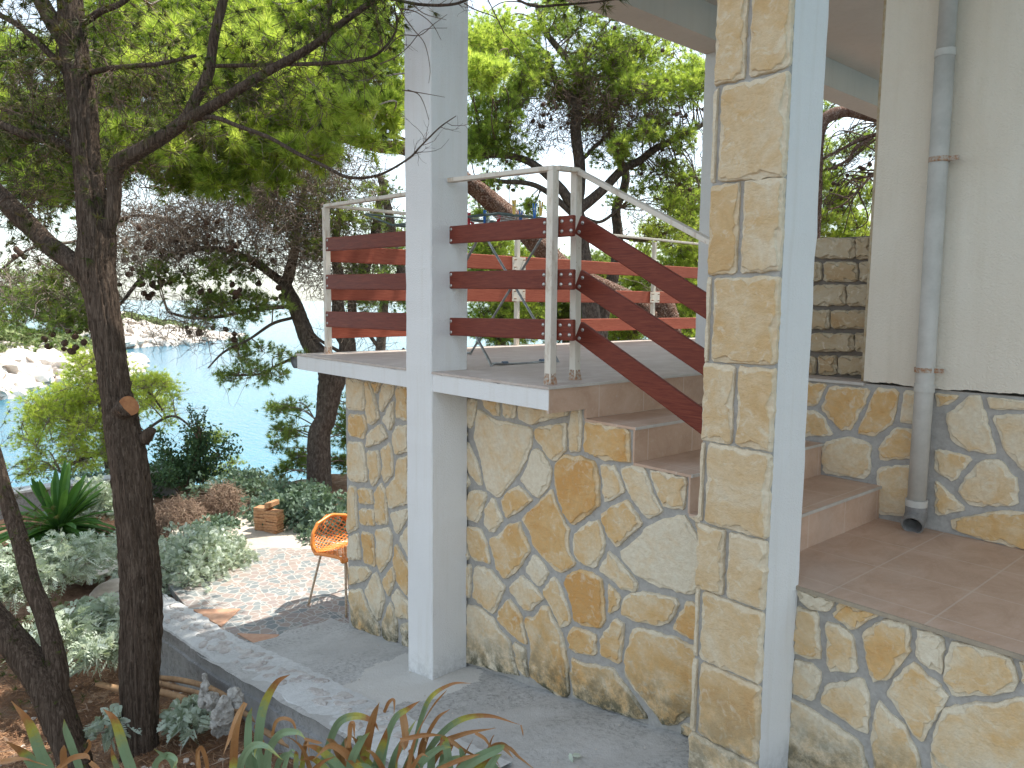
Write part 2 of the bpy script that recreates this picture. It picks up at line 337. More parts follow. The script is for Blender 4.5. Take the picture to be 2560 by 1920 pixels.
# ---------------------------------------------------------------- setting: ground, path, patio, sea, coast
def ground_z(x, y):
    base = np.maximum(-2.78, -2.44+.18*(x+3.38)); base = np.minimum(base, -1.55)
    n = .03*np.sin(x*3.1+y*2.3)+.02*np.sin(x*7.7-y*5.1)+.012*np.sin(x*17+y*13)
    z = base+n
    edge = np.interp(y, [3., 4.6], [-12.2, -10.8]); d = np.clip((edge-x)/1., 0, 60)
    z = z-np.minimum(d*1.15, 9.)
    inside = (y > 2.7) & (x > -4.7); z = np.where(inside, -3.2, z)
    pat = (x < -4.7) & (x > -7.9) & (y > 1.78+.0*x) & (y < 3.35); z = np.where(pat, np.minimum(z, -2.56), z)
    pth = (x > -4.75) & (y > 1.85) & (y <= 2.75); z = np.where(pth, np.minimum(z, -2.75), z)
    return z
xs = np.unique(np.concatenate([np.linspace(-60, -16, 23), np.linspace(-16, 3, 300)])); ys = np.unique(np.concatenate([np.linspace(-40, -2, 20), np.linspace(-2, 6, 160), np.linspace(6, 60, 30)]))
X, Y = np.meshgrid(xs, ys, indexing='ij'); Z = ground_z(X, Y)
nx, ny = X.shape; idx = np.arange(nx*ny).reshape(nx, ny)
mb = MB(); mb.add(np.stack([X, Y, Z], -1).reshape(-1, 3), np.stack([idx[:-1, :-1], idx[1:, :-1], idx[1:, 1:], idx[:-1, 1:]], -1).reshape(-1, 4))
setp(mb.obj('ground', M_GROUND, smooth=True, base=(0, 0, 0)), kind='structure')
mb = MB(); S = 4000; mb.add([(-S, -S, -8), (S, -S, -8), (S, S, -8), (-S, S, -8)], [(0, 1, 2, 3)])
setp(mb.obj('sea', m_water(), base=(0, 0, -8)), kind='structure')
# sloping concrete path
mb = MB(); px = np.linspace(-5.3, -.2, 120); py = np.linspace(1.62, 2.60, 24); PXg, PYg = np.meshgrid(px, py, indexing='ij')
PZg = np.array([ramp(v) for v in px])[:, None]+.004*np.sin(PXg*9+PYg*4)+.003*np.sin(PXg*23-PYg*17)
i2 = np.arange(PXg.size).reshape(PXg.shape)
mb.add(np.stack([PXg, PYg, PZg], -1).reshape(-1, 3), np.stack([i2[:-1, :-1], i2[1:, :-1], i2[1:, 1:], i2[:-1, 1:]], -1).reshape(-1, 4))
setp(mb.obj('path', M_PATH, smooth=True, base=(-3, 2, -2.4)), kind='structure')
def sheet(name, pts, z, mat, th=.06):
    mb = MB(); n = len(pts); v = [(p[0], p[1], z) for p in pts]+[(p[0], p[1], z-th) for p in pts]
    f = [tuple(range(n))]+[(i, i+n, (i+1) % n+n, (i+1) % n) for i in range(n)]; mb.add(v, f)
    return setp(mb.obj(name, mat), kind='structure')
sheet('patio', [(-7.15, 2.30), (-6.6, 1.85), (-5.75, 1.80), (-4.86, 1.97), (-4.80, 2.30), (-4.93, 2.62), (-4.6, 2.9), (-4.6, 3.6), (-6.6, 3.3), (-7.0, 2.9)], -2.442, M_PATIO)
M_SCREED = m_concrete('pale screed', (.52, .45, .37), (.66, .60, .52), (.35, .29, .22), .5)
sheet('terrace_screed', [(-8.3, 2.4), (-7.2, 2.0), (-6.4, 2.2), (-6.2, 3.9), (-7.3, 3.75), (-8.2, 3.4)], -2.447, M_SCREED)
def tri(name, pix, label):
    mb = MB(); p = [PZ(x, y, -2.436) for x, y in pix]; mb.add(p+[q-np.array([0, 0, .02]) for q in p], [(0, 1, 2), (0, 3, 4, 1), (1, 4, 5, 2), (2, 5, 3, 0)])
    setp(mb.obj(name, m_simple('salmon tile', (.50, .27, .17), .6, c2=(.58, .36, .24), sc=15)), label, 'tile')
tri('corner_tile', [(593, 1583), (698, 1586), (664, 1624)], 'salmon triangular tile in the shade beside the kerb')
tri('corner_tile', [(480, 1523), (602, 1521), (553, 1566)], 'sunlit salmon triangular tile below the silver shrub')
# far coast
def coast(pix, hgt, inland, name, seed):
    rg = np.random.default_rng(seed); sh = spline([PZ(x, y, -8.1)[:2] for x, y in pix], 14)
    T = np.gradient(sh, axis=0); Nn = np.stack([T[:, 1], -T[:, 0]], 1); Nn /= np.linalg.norm(Nn, axis=1)[:, None]
    if np.dot(Nn[len(Nn)//2], sh[len(sh)//2]) < 0: Nn = -Nn
    ds = np.concatenate([np.linspace(0, inland*.25, 9), np.linspace(inland*.3, inland, 8)]); V = []; A = []
    prof = np.interp(ds/inland, [0, .03, .12, .28, .6, 1], [0, .14, .36, .62, .92, 1.])
    tp = np.linspace(0, 1, len(sh)); env = np.interp(tp, np.linspace(0, 1, len(hgt)), hgt)
    for d, p in zip(ds, prof):
        v = np.zeros((len(sh), 3)); v[:, :2] = sh+Nn*d+rg.normal(0, .3, (len(sh), 2)); v[:, 2] = -8.2+env*p+rg.normal(0, .12 if d else 0, len(sh))*min(1, d); V.append(v)
        A.append(np.tile([0, rg.uniform(), 0, 0], (len(sh), 1)))
    V = np.array(V); a, b = V.shape[:2]; ii = np.arange(a*b).reshape(a, b)
    mb = MB(); mb.add(V.reshape(-1, 3), np.stack([ii[:-1, :-1], ii[1:, :-1], ii[1:, 1:], ii[:-1, 1:]], -1).reshape(-1, 4), np.concatenate(A))
    setp(mb.obj(name, M_COAST, base=(0, 0, -8)), kind='structure')
    return sh, Nn, env, prof, ds, inland
def rockmesh(mb, c, s, rg, sub=0, a=None):
    import bmesh
    bm = bmesh.new(); bmesh.ops.create_icosphere(bm, subdivisions=2, radius=1)
    v = np.array([x.co[:] for x in bm.verts]); f = [tuple(q.index for q in p.verts) for p in bm.faces]; bm.free()
    k = rg.normal(0, 1, (5, 3)); off = sum(np.clip(v@nrm(q)-rg.uniform(.25, .7), 0, None)[:, None]*nrm(q) for q in k)
    v = v-off*.9+rg.normal(0, .05, v.shape); th = rg.uniform(0, 6.28); R = np.array([[math.cos(th), -math.sin(th), 0], [math.sin(th), math.cos(th), 0], [0, 0, 1]])
    mb.add((v*s)@R.T+c, f, a)
rgc = np.random.default_rng(5); rocks = MB(); scrub = MB()
def leafquads(mb, C, size, rg, tone=(0, 1), flat=.5):
    n = len(C); d1 = rg.normal(0, 1, (n, 3)); d1 /= np.linalg.norm(d1, axis=1)[:, None]; d2 = rg.normal(0, 1, (n, 3)); d2 -= d1*(d1*d2).sum(1)[:, None]; d2 /= np.linalg.norm(d2, axis=1)[:, None]
    s = (size*rg.uniform(.6, 1.4, n))[:, None]
    V = np.stack([C-d1*s, C+d2*s*flat, C+d1*s, C-d2*s*flat], 1).reshape(-1, 3)
    A = np.zeros((4*n, 4)); A[:, 1] = np.repeat(rg.uniform(*tone, n), 4)
    mb.add(V, np.arange(4*n).reshape(n, 4), A)
for pix, hg, inl, seed in (([(-260, 1090), (-120, 1040), (0, 1000), (70, 975), (150, 960), (300, 945), (345, 925), (360, 905)], [6.5, 7, 7, 6.5, 5.5, 5, 4.5, 3.5], 26, 1),
                     ([(250, 885), (330, 872), (420, 866), (520, 856), (580, 846), (615, 838)], [11, 9.5, 7.6, 5.2, 2.8, .6], 34, 2)):
    sh, Nn, env, prof, ds, inland = coast(pix, hg, inl, 'coast_land', seed)
    for _ in range(420):
        i = rgc.integers(0, len(sh)); d = abs(rgc.normal(0, inland*.11)); h = np.interp(d/inland, ds/inland, prof)*env[i]-8.25
        s = rgc.uniform(.35, 1.5)*(.7+env[i]/9); rockmesh(rocks, np.array([*(sh[i]+Nn[i]*d), h+.1*s]), np.array([s, s*.8, s*.55]), rgc)
    for _ in range(150):
        i = rgc.integers(0, len(sh)); d = rgc.uniform(.22, 1)*inland; h = np.interp(d/inland, ds/inland, prof)*env[i]-8.1
        r = rgc.uniform(1.2, 3.4); n = 260; q = rgc.normal(0, 1, (n, 3)); q /= np.linalg.norm(q, axis=1)[:, None]; q[:, 2] = abs(q[:, 2])*.45
        leafquads(scrub, np.array([*(sh[i]+Nn[i]*d), h])+q*r, .30, rgc)
setp(rocks.obj('shore_rocks', M_COAST, base=(0, 0, -8)), 'jumble of pale limestone boulders along the far shore', 'rocks', kind='stuff')
setp(scrub.obj('coast_scrub', M_SCRUB, base=(0, 0, -8)), 'low green and ochre scrub on the far headland', 'scrub', kind='stuff')
# ---------------------------------------------------------------- stone cladding traced per stone
def chaik(p, k=.1):
    q = np.roll(p, -1, 0); return np.stack([p*(1-k)+q*k, p*k+q*(1-k)], 1).reshape(-1, 2)
def stone(mb, poly, to3, tone, rg, T=.016, dirtf=None, step=.016, jit=.0020, grow=.0050, wb=1., rnd_=.10):
    p = np.asarray(poly, float); c = p.mean(0); dd = p-c; p = c+dd*(1+grow/np.linalg.norm(dd, axis=1)[:, None])
    p = chaik(p, rnd_); out = []
    for i in range(len(p)):
        a, b = p[i], p[(i+1) % len(p)]; n = max(1, int(np.linalg.norm(b-a)/step))
        for k in range(n): out.append(a+(b-a)*k/n)
    p = np.array(out); n = len(p); c = p.mean(0)
    ph = rg.uniform(0, 6.3, 4); t = np.linspace(0, 2*math.pi, n, endpoint=False)
    wob = wb*(.0012*np.sin(5*t+ph[0])+.0014*np.sin(11*t+ph[1]))+rg.normal(0, jit, n)
    d = c-p; L = np.linalg.norm(d, axis=1)[:, None]; u = d/(L+1e-6)
    p = p-u*wob[:, None]; L = np.linalg.norm(c-p, axis=1)[:, None]; u = (c-p)/(L+1e-6)
    chip = np.clip(.5+.5*np.sin(4*t+ph[2])+.4*np.sin(7*t+ph[3])+rg.normal(0, .25, n), 0, 1.4)
    def ring(ins, h): q = p+u*np.minimum(ins[:, None], L*.55); return q, h
    one = np.ones(n); T = T*rg.uniform(.8, 1.25)
    R = [ring(one*0, one*-.004), ring(one*.0015, one*T*.45), ring(.004+.003*chip, T*(.75-.25*chip)), ring(.006+.013*chip, T*(.80-.20*chip)), ring(.009+.016*chip, one*T)]
    ed = [1, 1, .9, .9, 0]; V = []; A = []; rid = rg.uniform()
    for (q, h), e in zip(R, ed):
        for (a, b), hh in zip(q, h): V.append(to3(a, b, hh)); A.append((tone, rid, e, dirtf(a, b) if dirtf else 0))
    f = []
    for r in range(4):
        for i in range(n): j = (i+1) % n; f.append((r*n+i, r*n+j, (r+1)*n+j, (r+1)*n+i))
    f.append(tuple(range(4*n, 5*n)))
    mb.add(V, f, np.array(A))
def parse(txt, ox, oy, k):
    out = []
    for line in txt.strip().split('\n'):
        tn, pts = line.split(':'); pts = [tuple(map(float, q.split(','))) for q in pts.split()]
        out.append((float(tn), [(ox+x*k, oy+y*k) for x, y in pts]))
    return out
SA = '''1:82,150 235,185 235,250 195,440 165,490 140,470 95,330
.9:262,270 420,390 600,435 850,485 858,560 840,680 765,880 690,1000 640,1060 480,1260 340,1150 305,900 258,740 212,600 225,420
1.2:295,150 480,170 490,350 430,345 350,270
1.2:528,200 670,220 660,370 560,370 535,345
1.3:708,230 1000,270 1245,300 1240,350 1020,390 840,450 705,385
1.7:902,482 1230,428 1228,560 1230,720 1125,845 1060,830 960,680 895,610
1.3:1290,300 1395,290 1398,600 1375,745 1272,745 1262,480
1.9:1442,412 1560,430 1925,505 1935,855 1880,860 1640,828 1432,738
.3:905,705 960,760 1072,950 1030,1140 920,1255 850,1205 727,1060 780,960 850,745
2.7:1200,785 1400,810 1540,860 1585,1000 1598,1335 1480,1430 1310,1555 1200,1400 1112,1120 1112,990 1130,880
1.5:1620,888 1768,912 1800,1010 1870,1150 1858,1200 1660,1315 1632,1100
1.1:95,705 135,650 165,690 255,900 300,1115 250,1105 185,1020 118,920
1.2:78,965 130,1010 165,1100 110,1175 85,1150
1.1:78,430 135,560 82,615
1.5:192,1165 358,1205 260,1525 92,1488 95,1285
1.1:402,1262 440,1285 525,1500 430,1635 380,1625 315,1515 345,1360
1.6:690,1128 760,1175 855,1280 720,1395 572,1480 505,1300 600,1175
2.1:1068,1165 1125,1330 1215,1530 1255,1600 1245,1720 1258,1860 1335,1980 1180,2085 1100,2048 872,1790 825,1630 740,1490 900,1335
.9:90,165 78,180 76,320 84,400 88,420'''
SB = '''.9:945,192 1060,155 1200,175 1238,260 1288,430 1405,640 1388,680 1250,730 1132,600 1012,390
1.7:1272,200 1400,220 1655,285 1675,320 1648,625 1432,605 1335,400
1.9:1012,535 1060,585 1128,700 1185,790 910,1045 832,960 728,692 870,592
1.4:688,750 738,830 768,1000 748,1115 660,1275 500,1215 432,1120 422,1000 452,892 580,785
.1:1562,705 1640,705 1695,765 1885,1105 1875,1215 1795,1500 1735,1565 1600,1545 1282,1445 1100,1335 965,1178 955,1085 1060,1025 1260,815
1.6:822,1100 900,1175 1000,1295 1135,1442 1108,1535 950,1498 882,1428 715,1300 802,1150
2:1785,775 1895,835 1930,1050 1840,930
1.2:1712,700 1905,690 1905,810 1785,760
1.5:1815,1610 1880,1530 1930,1560 1930,1700 1870,1660'''
SCC = '''1.4:122,72 280,92 348,260 388,478 192,430 132,230
1.9:570,62 720,15 738,120 836,330 758,450 700,540 552,655 455,520 385,210 520,142
.1:870,380 958,452 1036,590 930,745 775,552
.7:222,498 400,552 480,662 556,740 430,1035 322,960 202,840
1.4:735,608 880,742 985,870 900,928 830,1002 762,988 614,780 612,732
1.3:1090,625 1148,700 1178,760 1276,1060 1268,1128 1180,1186 1112,1060 965,782
2.9:1360,545 1480,572 1618,652 1638,800 1658,1118 1600,1185 1400,1158 1322,1090 1290,900 1205,700 1242,622
2.4:1692,705 1778,782 1828,860 1808,960 1702,1045
2.3:590,865 728,1040 798,1368 700,1318 580,1218 475,1080 484,1010
1.8:960,955 1038,962 1078,1080 1178,1240 1198,1330 1252,1640 1262,1938 1175,1948 1075,1898 945,1798 835,1700 845,1400 785,1072 882,1077 937,1000
1.9:1300,1182 1420,1212 1558,1272 1558,1498 1350,1458 1272,1418 1252,1280
1.9:1770,1085 1868,1152 1868,1230 1828,1585 1612,1488 1612,1300
.8:138,935 250,955 420,1082 478,1200 598,1322 678,1640 698,1715 400,1645 92,1558 130,1300
1.2:652,1345 778,1422 790,1600 818,1735 742,1698 692,1560
1.2:64,490 178,492 168,855 62,830
1.2:64,882 128,902 126,1300 95,1540 70,1300
1.2:64,64 108,82 158,430 64,440'''
SD = '''2:412,684 500,732 720,772 868,802 958,932 1098,1122 1248,1348 1100,1346 700,1215 432,1106 402,900
2.1:1092,345 1300,382 1520,452 1850,600 1870,1000 1860,1350 1680,1315 1560,1425 1402,1395 1302,1255 1122,1048 1004,868 1004,620
2:982,32 1060,-25 1200,-55 1556,22 1588,72 1528,230 1478,288 1370,316 1100,268 962,190
2.7:1682,55 1900,135 1900,540 1700,452 1522,352 1602,202
1.4:1622,1412 1860,1395 1870,1580 1632,1518'''
SE = '''1.2:86,30 200,40 300,80 300,412 96,392
1.9:120,448 300,462 328,620 284,742 112,698
.9:102,772 270,792 308,950 338,1258 112,1238
1.2:322,60 360,70 420,232 478,500 380,578 348,560 328,380
1.6:386,70 500,80 440,218
1.2:516,90 650,105 638,222 500,438 472,302
.6:643,282 648,540 600,648 522,512
1.3:682,115 830,135 830,528 682,488
1:500,562 576,722 480,788 322,848 332,722 382,642
1.1:682,592 830,582 830,888 662,928 637,702
1.2:592,792 620,850 633,1000 637,1160 540,1268 512,1180 522,1060 493,882
1.1:342,892 468,882 488,1180 400,1308 372,1200 348,1030
1.1:702,982 830,942 830,1500 592,1568 562,1332 660,1202
1.8:232,1322 380,1342 398,1518 242,1508
1.3:112,1302 198,1312 212,1640 220,1800 110,1860 100,1760
2:242,1568 408,1582 418,1776 252,1758
1.5:500,1262 558,1400 578,1748 442,1758 422,1380
1:602,1622 830,1562 802,1700 682,1886'''
SF = '''.5:112,252 228,192 258,518 112,508
2:262,172 400,222 428,600 302,548
1.4:432,162 580,132 628,230 618,490 490,668 452,560
1.1:812,115 840,120 840,510 712,270
2:670,314 768,500 840,600 840,970 702,800 652,540
1.4:122,592 330,602 378,668 310,758 122,818
.5:402,702 440,664 518,880 538,1000 480,1238 402,1150 313,880
1.4:640,584 668,740 590,958 513,760
1.3:112,882 260,862 328,1050 478,1300 488,1428 330,1378 152,1300
1:600,1014 640,1080 688,1260 688,1498 530,1468 502,1290
1.1:692,862 840,1045 840,1210 692,1198 633,930
1:727,1282 845,1262 845,1570 770,1538'''
SG = '''.4:1092,0 1200,22 1428,102 1370,208 1222,188 1122,110
2.4:1502,132 1856,222 1690,328 1580,378 1422,240
1.4:1082,172 1278,232 1308,638 1210,638 1042,590
1.6:1352,302 1480,342 1608,440 1648,758 1372,758
2:1900,274 2128,342 2108,600 1930,828 1782,848 1732,600 1692,422
1.2:1062,662 1210,692 1318,780 1240,1036 1034,958
1.2:1690,824 1748,1000 1738,1328 1650,1298 1302,1060 1352,892
1:1020,1014 1210,1112 1678,1422 1748,1760 1200,1760 980,1640
1.3:1850,1044 1930,1142 2060,1250 2198,1500 2248,1760 1800,1760 1782,1350 1802,1150'''
SH = '''.2:612,118 888,202 868,598 720,538 582,400
1.2:992,242 1400,352 1648,442 1698,718 1640,798 1400,838 1012,848 892,660 922,450
1.4:540,484 700,622 858,760 928,850 880,968 780,1118 650,1356 562,1300 452,1080 262,830 402,622
1.2:902,992 1100,952 1480,942 1760,852 1990,1000 2050,1760 970,1760 742,1422 862,1082
1.6:1742,482 1960,545 1960,800 1762,700
1.2:735,1452 955,1740 780,1740'''
SP = '''1.8:160,398 400,402 300,598 230,600 120,600
2.3:432,422 800,452 720,640 620,818 530,828 348,630
2:852,442 1068,462 1010,760 830,888 682,850
.8:1112,472 1300,476 1300,745 1190,768 1072,750
1.4:120,652 290,652 378,730 458,878 120,888
.9:402,932 620,892 798,952 798,1220 730,1278 362,1218 358,980
2:1032,802 1210,832 1290,900 1290,1075 902,1108 872,990
1.3:862,1172 1290,1142 1290,1640 862,1598
2:1400,488 1618,512 1560,568 1420,620
1.1:1702,522 1808,512 1848,640 1958,1038 1880,1048 1690,1008 1542,920 1502,700
1.2:1872,522 2212,562 2420,592 2420,645 1912,638
.9:1922,702 2212,682 2420,692 2420,1262 2200,1200 2052,1020
1.4:1400,1000 1748,1082 1560,1308 1400,1200
1.2:1802,1112 1998,1112 2148,1290 2158,1518 1732,1528 1602,1380
1.3:1400,1300 1430,1312 1688,1560 1400,1618
2:1552,1652 2000,1572 2420,1602 2420,1970 1900,1850 1562,1742'''
def wallstones(mb, polys, Y, rg, T=.020, dirt=True):
    def to3(a, b, h): return (a, Y-h, b)
    df = (lambda a, b: float(np.clip(1.15-(b-ramp(a))/.22, 0, 1))) if dirt else None
    for tone, pp in polys:
        q = [PY(x, y, Y) for x, y in pp]; stone(mb, [(v[0], v[2]) for v in q], to3, tone/3, rg, T, df)
def rubble(mb, x0, x1, z0, z1, Y, seed, T=.018):      # irregular stones where the cladding carries on beyond the traced part
    r_ = np.random.default_rng(seed); nx_, nz_ = max(1, round((x1-x0)/.23)), max(1, round((z1-z0)/.22)); gx = np.linspace(x0, x1, nx_+1); gz = np.linspace(z0, z1, nz_+1)
    Gp = np.array([[(gx[i]+(r_.uniform(-.065, .065) if 0 < i < nx_ else 0), gz[j]+(r_.uniform(-.06, .06) if 0 < j < nz_ else 0)) for j in range(nz_+1)] for i in range(nx_+1)])
    for i in range(nx_):
        for j in range(nz_):
            q = [Gp[i, j], Gp[i+1, j], Gp[i+1, j+1], Gp[i, j+1]]; m = (q[0]+q[2])/2
            if r_.uniform() < .5: q.insert(1, (q[0]+q[1])/2+[0, r_.uniform(-.02, .03)])
            c = np.mean(q, 0); q = [p+(c-p)/np.linalg.norm(c-p)*.019 for p in q]; stone(mb, q, lambda a, b, h: (a, Y-h, b), r_.uniform(.15, .8), r_, T)
RW = np.random.default_rng(21); YW = 2.575
house = thing('house', 'cream rendered house with stone clad base, tiled terrace and outside steps', 'house', (-1.5, 4.5, -2.0))
for grp_ in (((SA, 1140, 960, .2260), (SB, 1340, 1130, .2260), (SCC, 1140, 1300, .2260), (SD, 1340, 1490, .2260)), ((SE, 850, 940, .21097), (SF, 850, 1290, .21097)), ((SG, 1700, 1470, .27125), (SH, 2160, 1545, .22599))):
    mb = MB()
    for t, ox, oy, k in grp_: wallstones(mb, parse(t, ox, oy, k), YW, RW)
    if len(grp_) == 2 and grp_[0][1] == 1700: rubble(mb, -.505, .88, -1.98, -1.065, YW, 6)
    mb.obj('base_stones', M_STONE, house)
mb = MB(); TP = -.485
# mortar backing of the base wall follows the stepped flight
prof = [(-4.76, TP), (-2.42, TP), (-2.42, -.562), (-2.118, -.562), (-2.118, -.722), (-1.815, -.722), (-1.815, -.886), (-1.512, -.886), (-1.512, -1.05), (.9, -1.05)]
top = [(x, YW, z) for x, z in prof]; n = len(top)
for (x0, z0), (x1, z1) in zip(prof[::2], prof[1::2]): mb.box(x0, x1, YW, YW+.3, -2.9, z0)
mb.obj('base_wall', M_MORTAR, house)
mb = MB(); wallstones(mb, parse(SP, 1960, 850, .27125), 3.70, RW, .014, False); rubble(mb, -.835, 1.48, -1.03, -.392, 3.70, 9, .014)
mb.obj('plinth_stones', M_STONE, house)
mb = MB(); mb.box(-2.36, 1.5, 3.70, 3.95, -1.2, -.382); mb.obj('plinth', M_MORTAR, house)
mb = MB(); mb.box(-4.745, -4.45, 2.875, 9., -2.9, TP); mb.obj('side_wall', M_WALL, house)
# render wall above the plinth, with a slightly wavy lower edge
mb = MB(); wx = np.linspace(-1.612, 1.6, 240); zz = -.372+.003*np.sin(wx*11)+.0025*np.sin(wx*37)+RNG.normal(0, .0015, 240); v = []
for x, z in zip(wx, zz): v += [(x, 3.682, z), (x, 3.682, 3.2), (x, 3.98, z)]
f = []
for i in range(239): a = 3*i; f += [(a, a+3, a+4, a+1), (a, a+2, a+5, a+3)]
v += [(-1.612, 3.98, 3.2)]; f += [(0, 1, len(v)-1, 2)]; mb.add(v, f)
mb.box(-1.60, 1.6, 3.69, 3.97, -.36, 3.15); mb.obj('wall', M_WALL, house)
mb = MB(); mb.tube([(-1.618, 3.70, z+.004*math.sin(z*9)) for z in np.linspace(-.37, 3.1, 30)], .014, 8)
mb.obj('corner_trim', m_simple('crumbling edge', (.50, .43, .32), .9, c2=(.38, .27, .14), sc=26, bump=.9), house, True)
# right-hand columns
def column(name, x0, x1, y0, y1, z0, z1, n=50):
    mb = MB(); zs = np.linspace(z0, z1, n); rg = np.random.default_rng(int(abs(x0*100))); b = .006; v = []; f = []
    ring = [(x0+b, y0), (x1-b, y0), (x1, y0+b), (x1, y1-b), (x1-b, y1), (x0+b, y1), (x0, y1-b), (x0, y0+b)]; m = 8
    for z in zs:
        jx, jy = rg.normal(0, .0012, 2); v += [(x+jx, y+jy, z) for x, y in ring]
    for i in range(n-1):
        for j in range(m): k = (j+1) % m; f.append((i*m+j, i*m+k, (i+1)*m+k, (i+1)*m+j))
    f += [tuple(range(m))[::-1], tuple((n-1)*m+j for j in range(m))]; mb.add(v, f)
    return mb.obj(name, M_WHITE, house)
setp(column('column', -3.572, -3.322, 2.314, 2.562, -2.30, 2.035), 'white square column at the terrace front')
setp(column('column', -3.80, -3.55, 5.38, 5.64, -.39, 2.033), 'far white column under the beam')
setp(column('column', -1.568, -1.318, 2.318, 2.572, -1.95, 2.035), 'white core of the stone faced pillar')
# pillar stones
mb = MB(); YP = 2.302
bz = [1.40, 1.07, .747, .417, .098, -.211, -.5, -.803, -1.057, -1.329, -1.62, -1.93]
def to3p(a, b, h): return (a, YP-h, b)
rp = np.random.default_rng(3); x0, x1 = -1.578, -1.298
for i in range(len(bz)-1):
    zt, zb = bz[i]-.007, bz[i+1]+.007
    if i % 2 == 1 and i < 9: xm = x0+.135+rp.normal(0, .006); cells = [(x0+.002, xm-.01), (xm+.01, x1)]
    elif i >= 10: cells = [(x0, x1)]
    else: cells = [(x0+.001, x0+.016), (x0+.034, x1)]
    if i == 9: cells = [(x0+.001, x0+.02), (x0+.038, x1)]
    for a, b in cells:
        g = 0 if b-a > .05 else .3
        tone = (.9 if i > 9 else (1.2+rp.uniform(0, 1.0))) if b-a > .05 else .1
        stone(mb, [(a, zb), (b, zb+rp.normal(0, .003)), (b, zt), (a, zt+rp.normal(0, .003))], to3p, tone/3, rp, .020 if b-a > .05 else .012, lambda a, b: float(np.clip(1.25-(b+1.95)/.45, 0, 1))*.9, grow=.004, wb=.35, rnd_=.035)
setp(mb.obj('pillar_stones', M_PSTONE, house), 'square cut stones facing the pillar')
mb = MB(); mb.box(x0+.003, x1-.004, YP, 2.3185, -1.95, 2.03); mb.obj('pillar_mortar', M_MORTAR, house)
# terrace slab, tiles, fascia
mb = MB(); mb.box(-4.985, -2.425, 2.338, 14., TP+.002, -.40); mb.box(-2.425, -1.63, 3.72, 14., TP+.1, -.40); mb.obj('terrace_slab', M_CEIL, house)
mb = MB()
fx = np.linspace(-4.99, -2.415, 160); v = []; rgf = np.random.default_rng(4)
for x in fx:
    zt = -.394+rgf.normal(0, .0012); v += [(x, 2.322, -.488), (x, 2.322, zt), (x, 2.337, zt), (x, 2.337, -.488)]
f = [(0, 1, 2, 3), (4*159, 4*159+3, 4*159+2, 4*159+1)]
for i in range(159):
    a = 4*i
    for j in range(4): k = (j+1) % 4; f.append((a+j, a+4+j, a+4+k, a+k))
mb.add(v, f); mb.obj('fascia', M_WHITE, house)
mb = MB(); mb.box(-5.0, -2.41, 2.316, 14., -.392, -.380); mb.box(-2.41, -1.61, 3.69, 14., -.392, -.380); mb.obj('terrace_tiles', M_TILE2, house)
mb = MB(); mb.box(-2.428, -2.414, 2.324, 2.572, -.502, -.3925); mb.box(-2.428, -2.414, 2.572, 3.695, -.548, -.3925); mb.obj('riser', M_TILE, house)
M_NOSE = m_simple('nosing edge', (.58, .55, .50), .5, .4, c2=(.48, .44, .39), sc=12)
mb = MB(); mb.box(-2.4095, -2.404, 2.314, 3.69, -.391, -.3785); mb.box(-2.405, -1.612, 3.684, 3.6895, -.392, -.3785); mb.obj('nosing', M_NOSE, house)
st = [(-2.414, -.549), (-2.112, -.708), (-1.809, -.873), (-1.506, -1.035)]
for i, (x, z) in enumerate(st[:3]):
    nx_ = st[i+1][0]; mb = MB(); mb.box(x, nx_+.006, 2.562, 3.6985, z-.012, z); mb.box(x+.01, nx_-.004, 2.59, 3.6975, z-.2, z-.013); s_ = mb.obj('step', M_TILE, house)
    mb = MB(); mb.box(nx_-.008, nx_+.001, 2.565, 3.698, st[i+1][1], z-.0125); mb.obj('riser', M_TILE, s_)
    mb = MB(); mb.box(nx_+.0063, nx_+.011, 2.5615, 3.698, z-.0115, z+.0012); mb.obj('nosing', M_NOSE, s_)
mb = MB(); mb.box(-1.512, 1.2, 2.556, 3.6985, -1.047, -1.035); l_ = mb.obj('landing', M_TILE, house)
mb = MB(); mb.box(-1.317, 1.2, 2.549, 2.5555, -1.049, -1.0345); mb.obj('nosing', m_simple('landing edge', (.40, .33, .24), .5, .4, c2=(.30, .25, .19), sc=12), l_)
# roof, beam, ceiling
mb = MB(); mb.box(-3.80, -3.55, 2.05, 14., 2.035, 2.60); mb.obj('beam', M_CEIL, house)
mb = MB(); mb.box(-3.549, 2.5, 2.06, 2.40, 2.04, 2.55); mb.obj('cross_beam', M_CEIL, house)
mb = MB(); mb.box(-4.36, 3., 1.35, 14., 2.61, 2.80); mb.obj('roof', M_WHITE, house)  # front overhang lengthened out of view to shade the wall
mb = MB(); mb.box(-3.549, -1.55, 2.41, 14., 2.285, 2.60); mb.box(-1.549, 3., 2.41, 3.68, 2.285, 2.60); mb.obj('ceiling', M_CEIL, house)
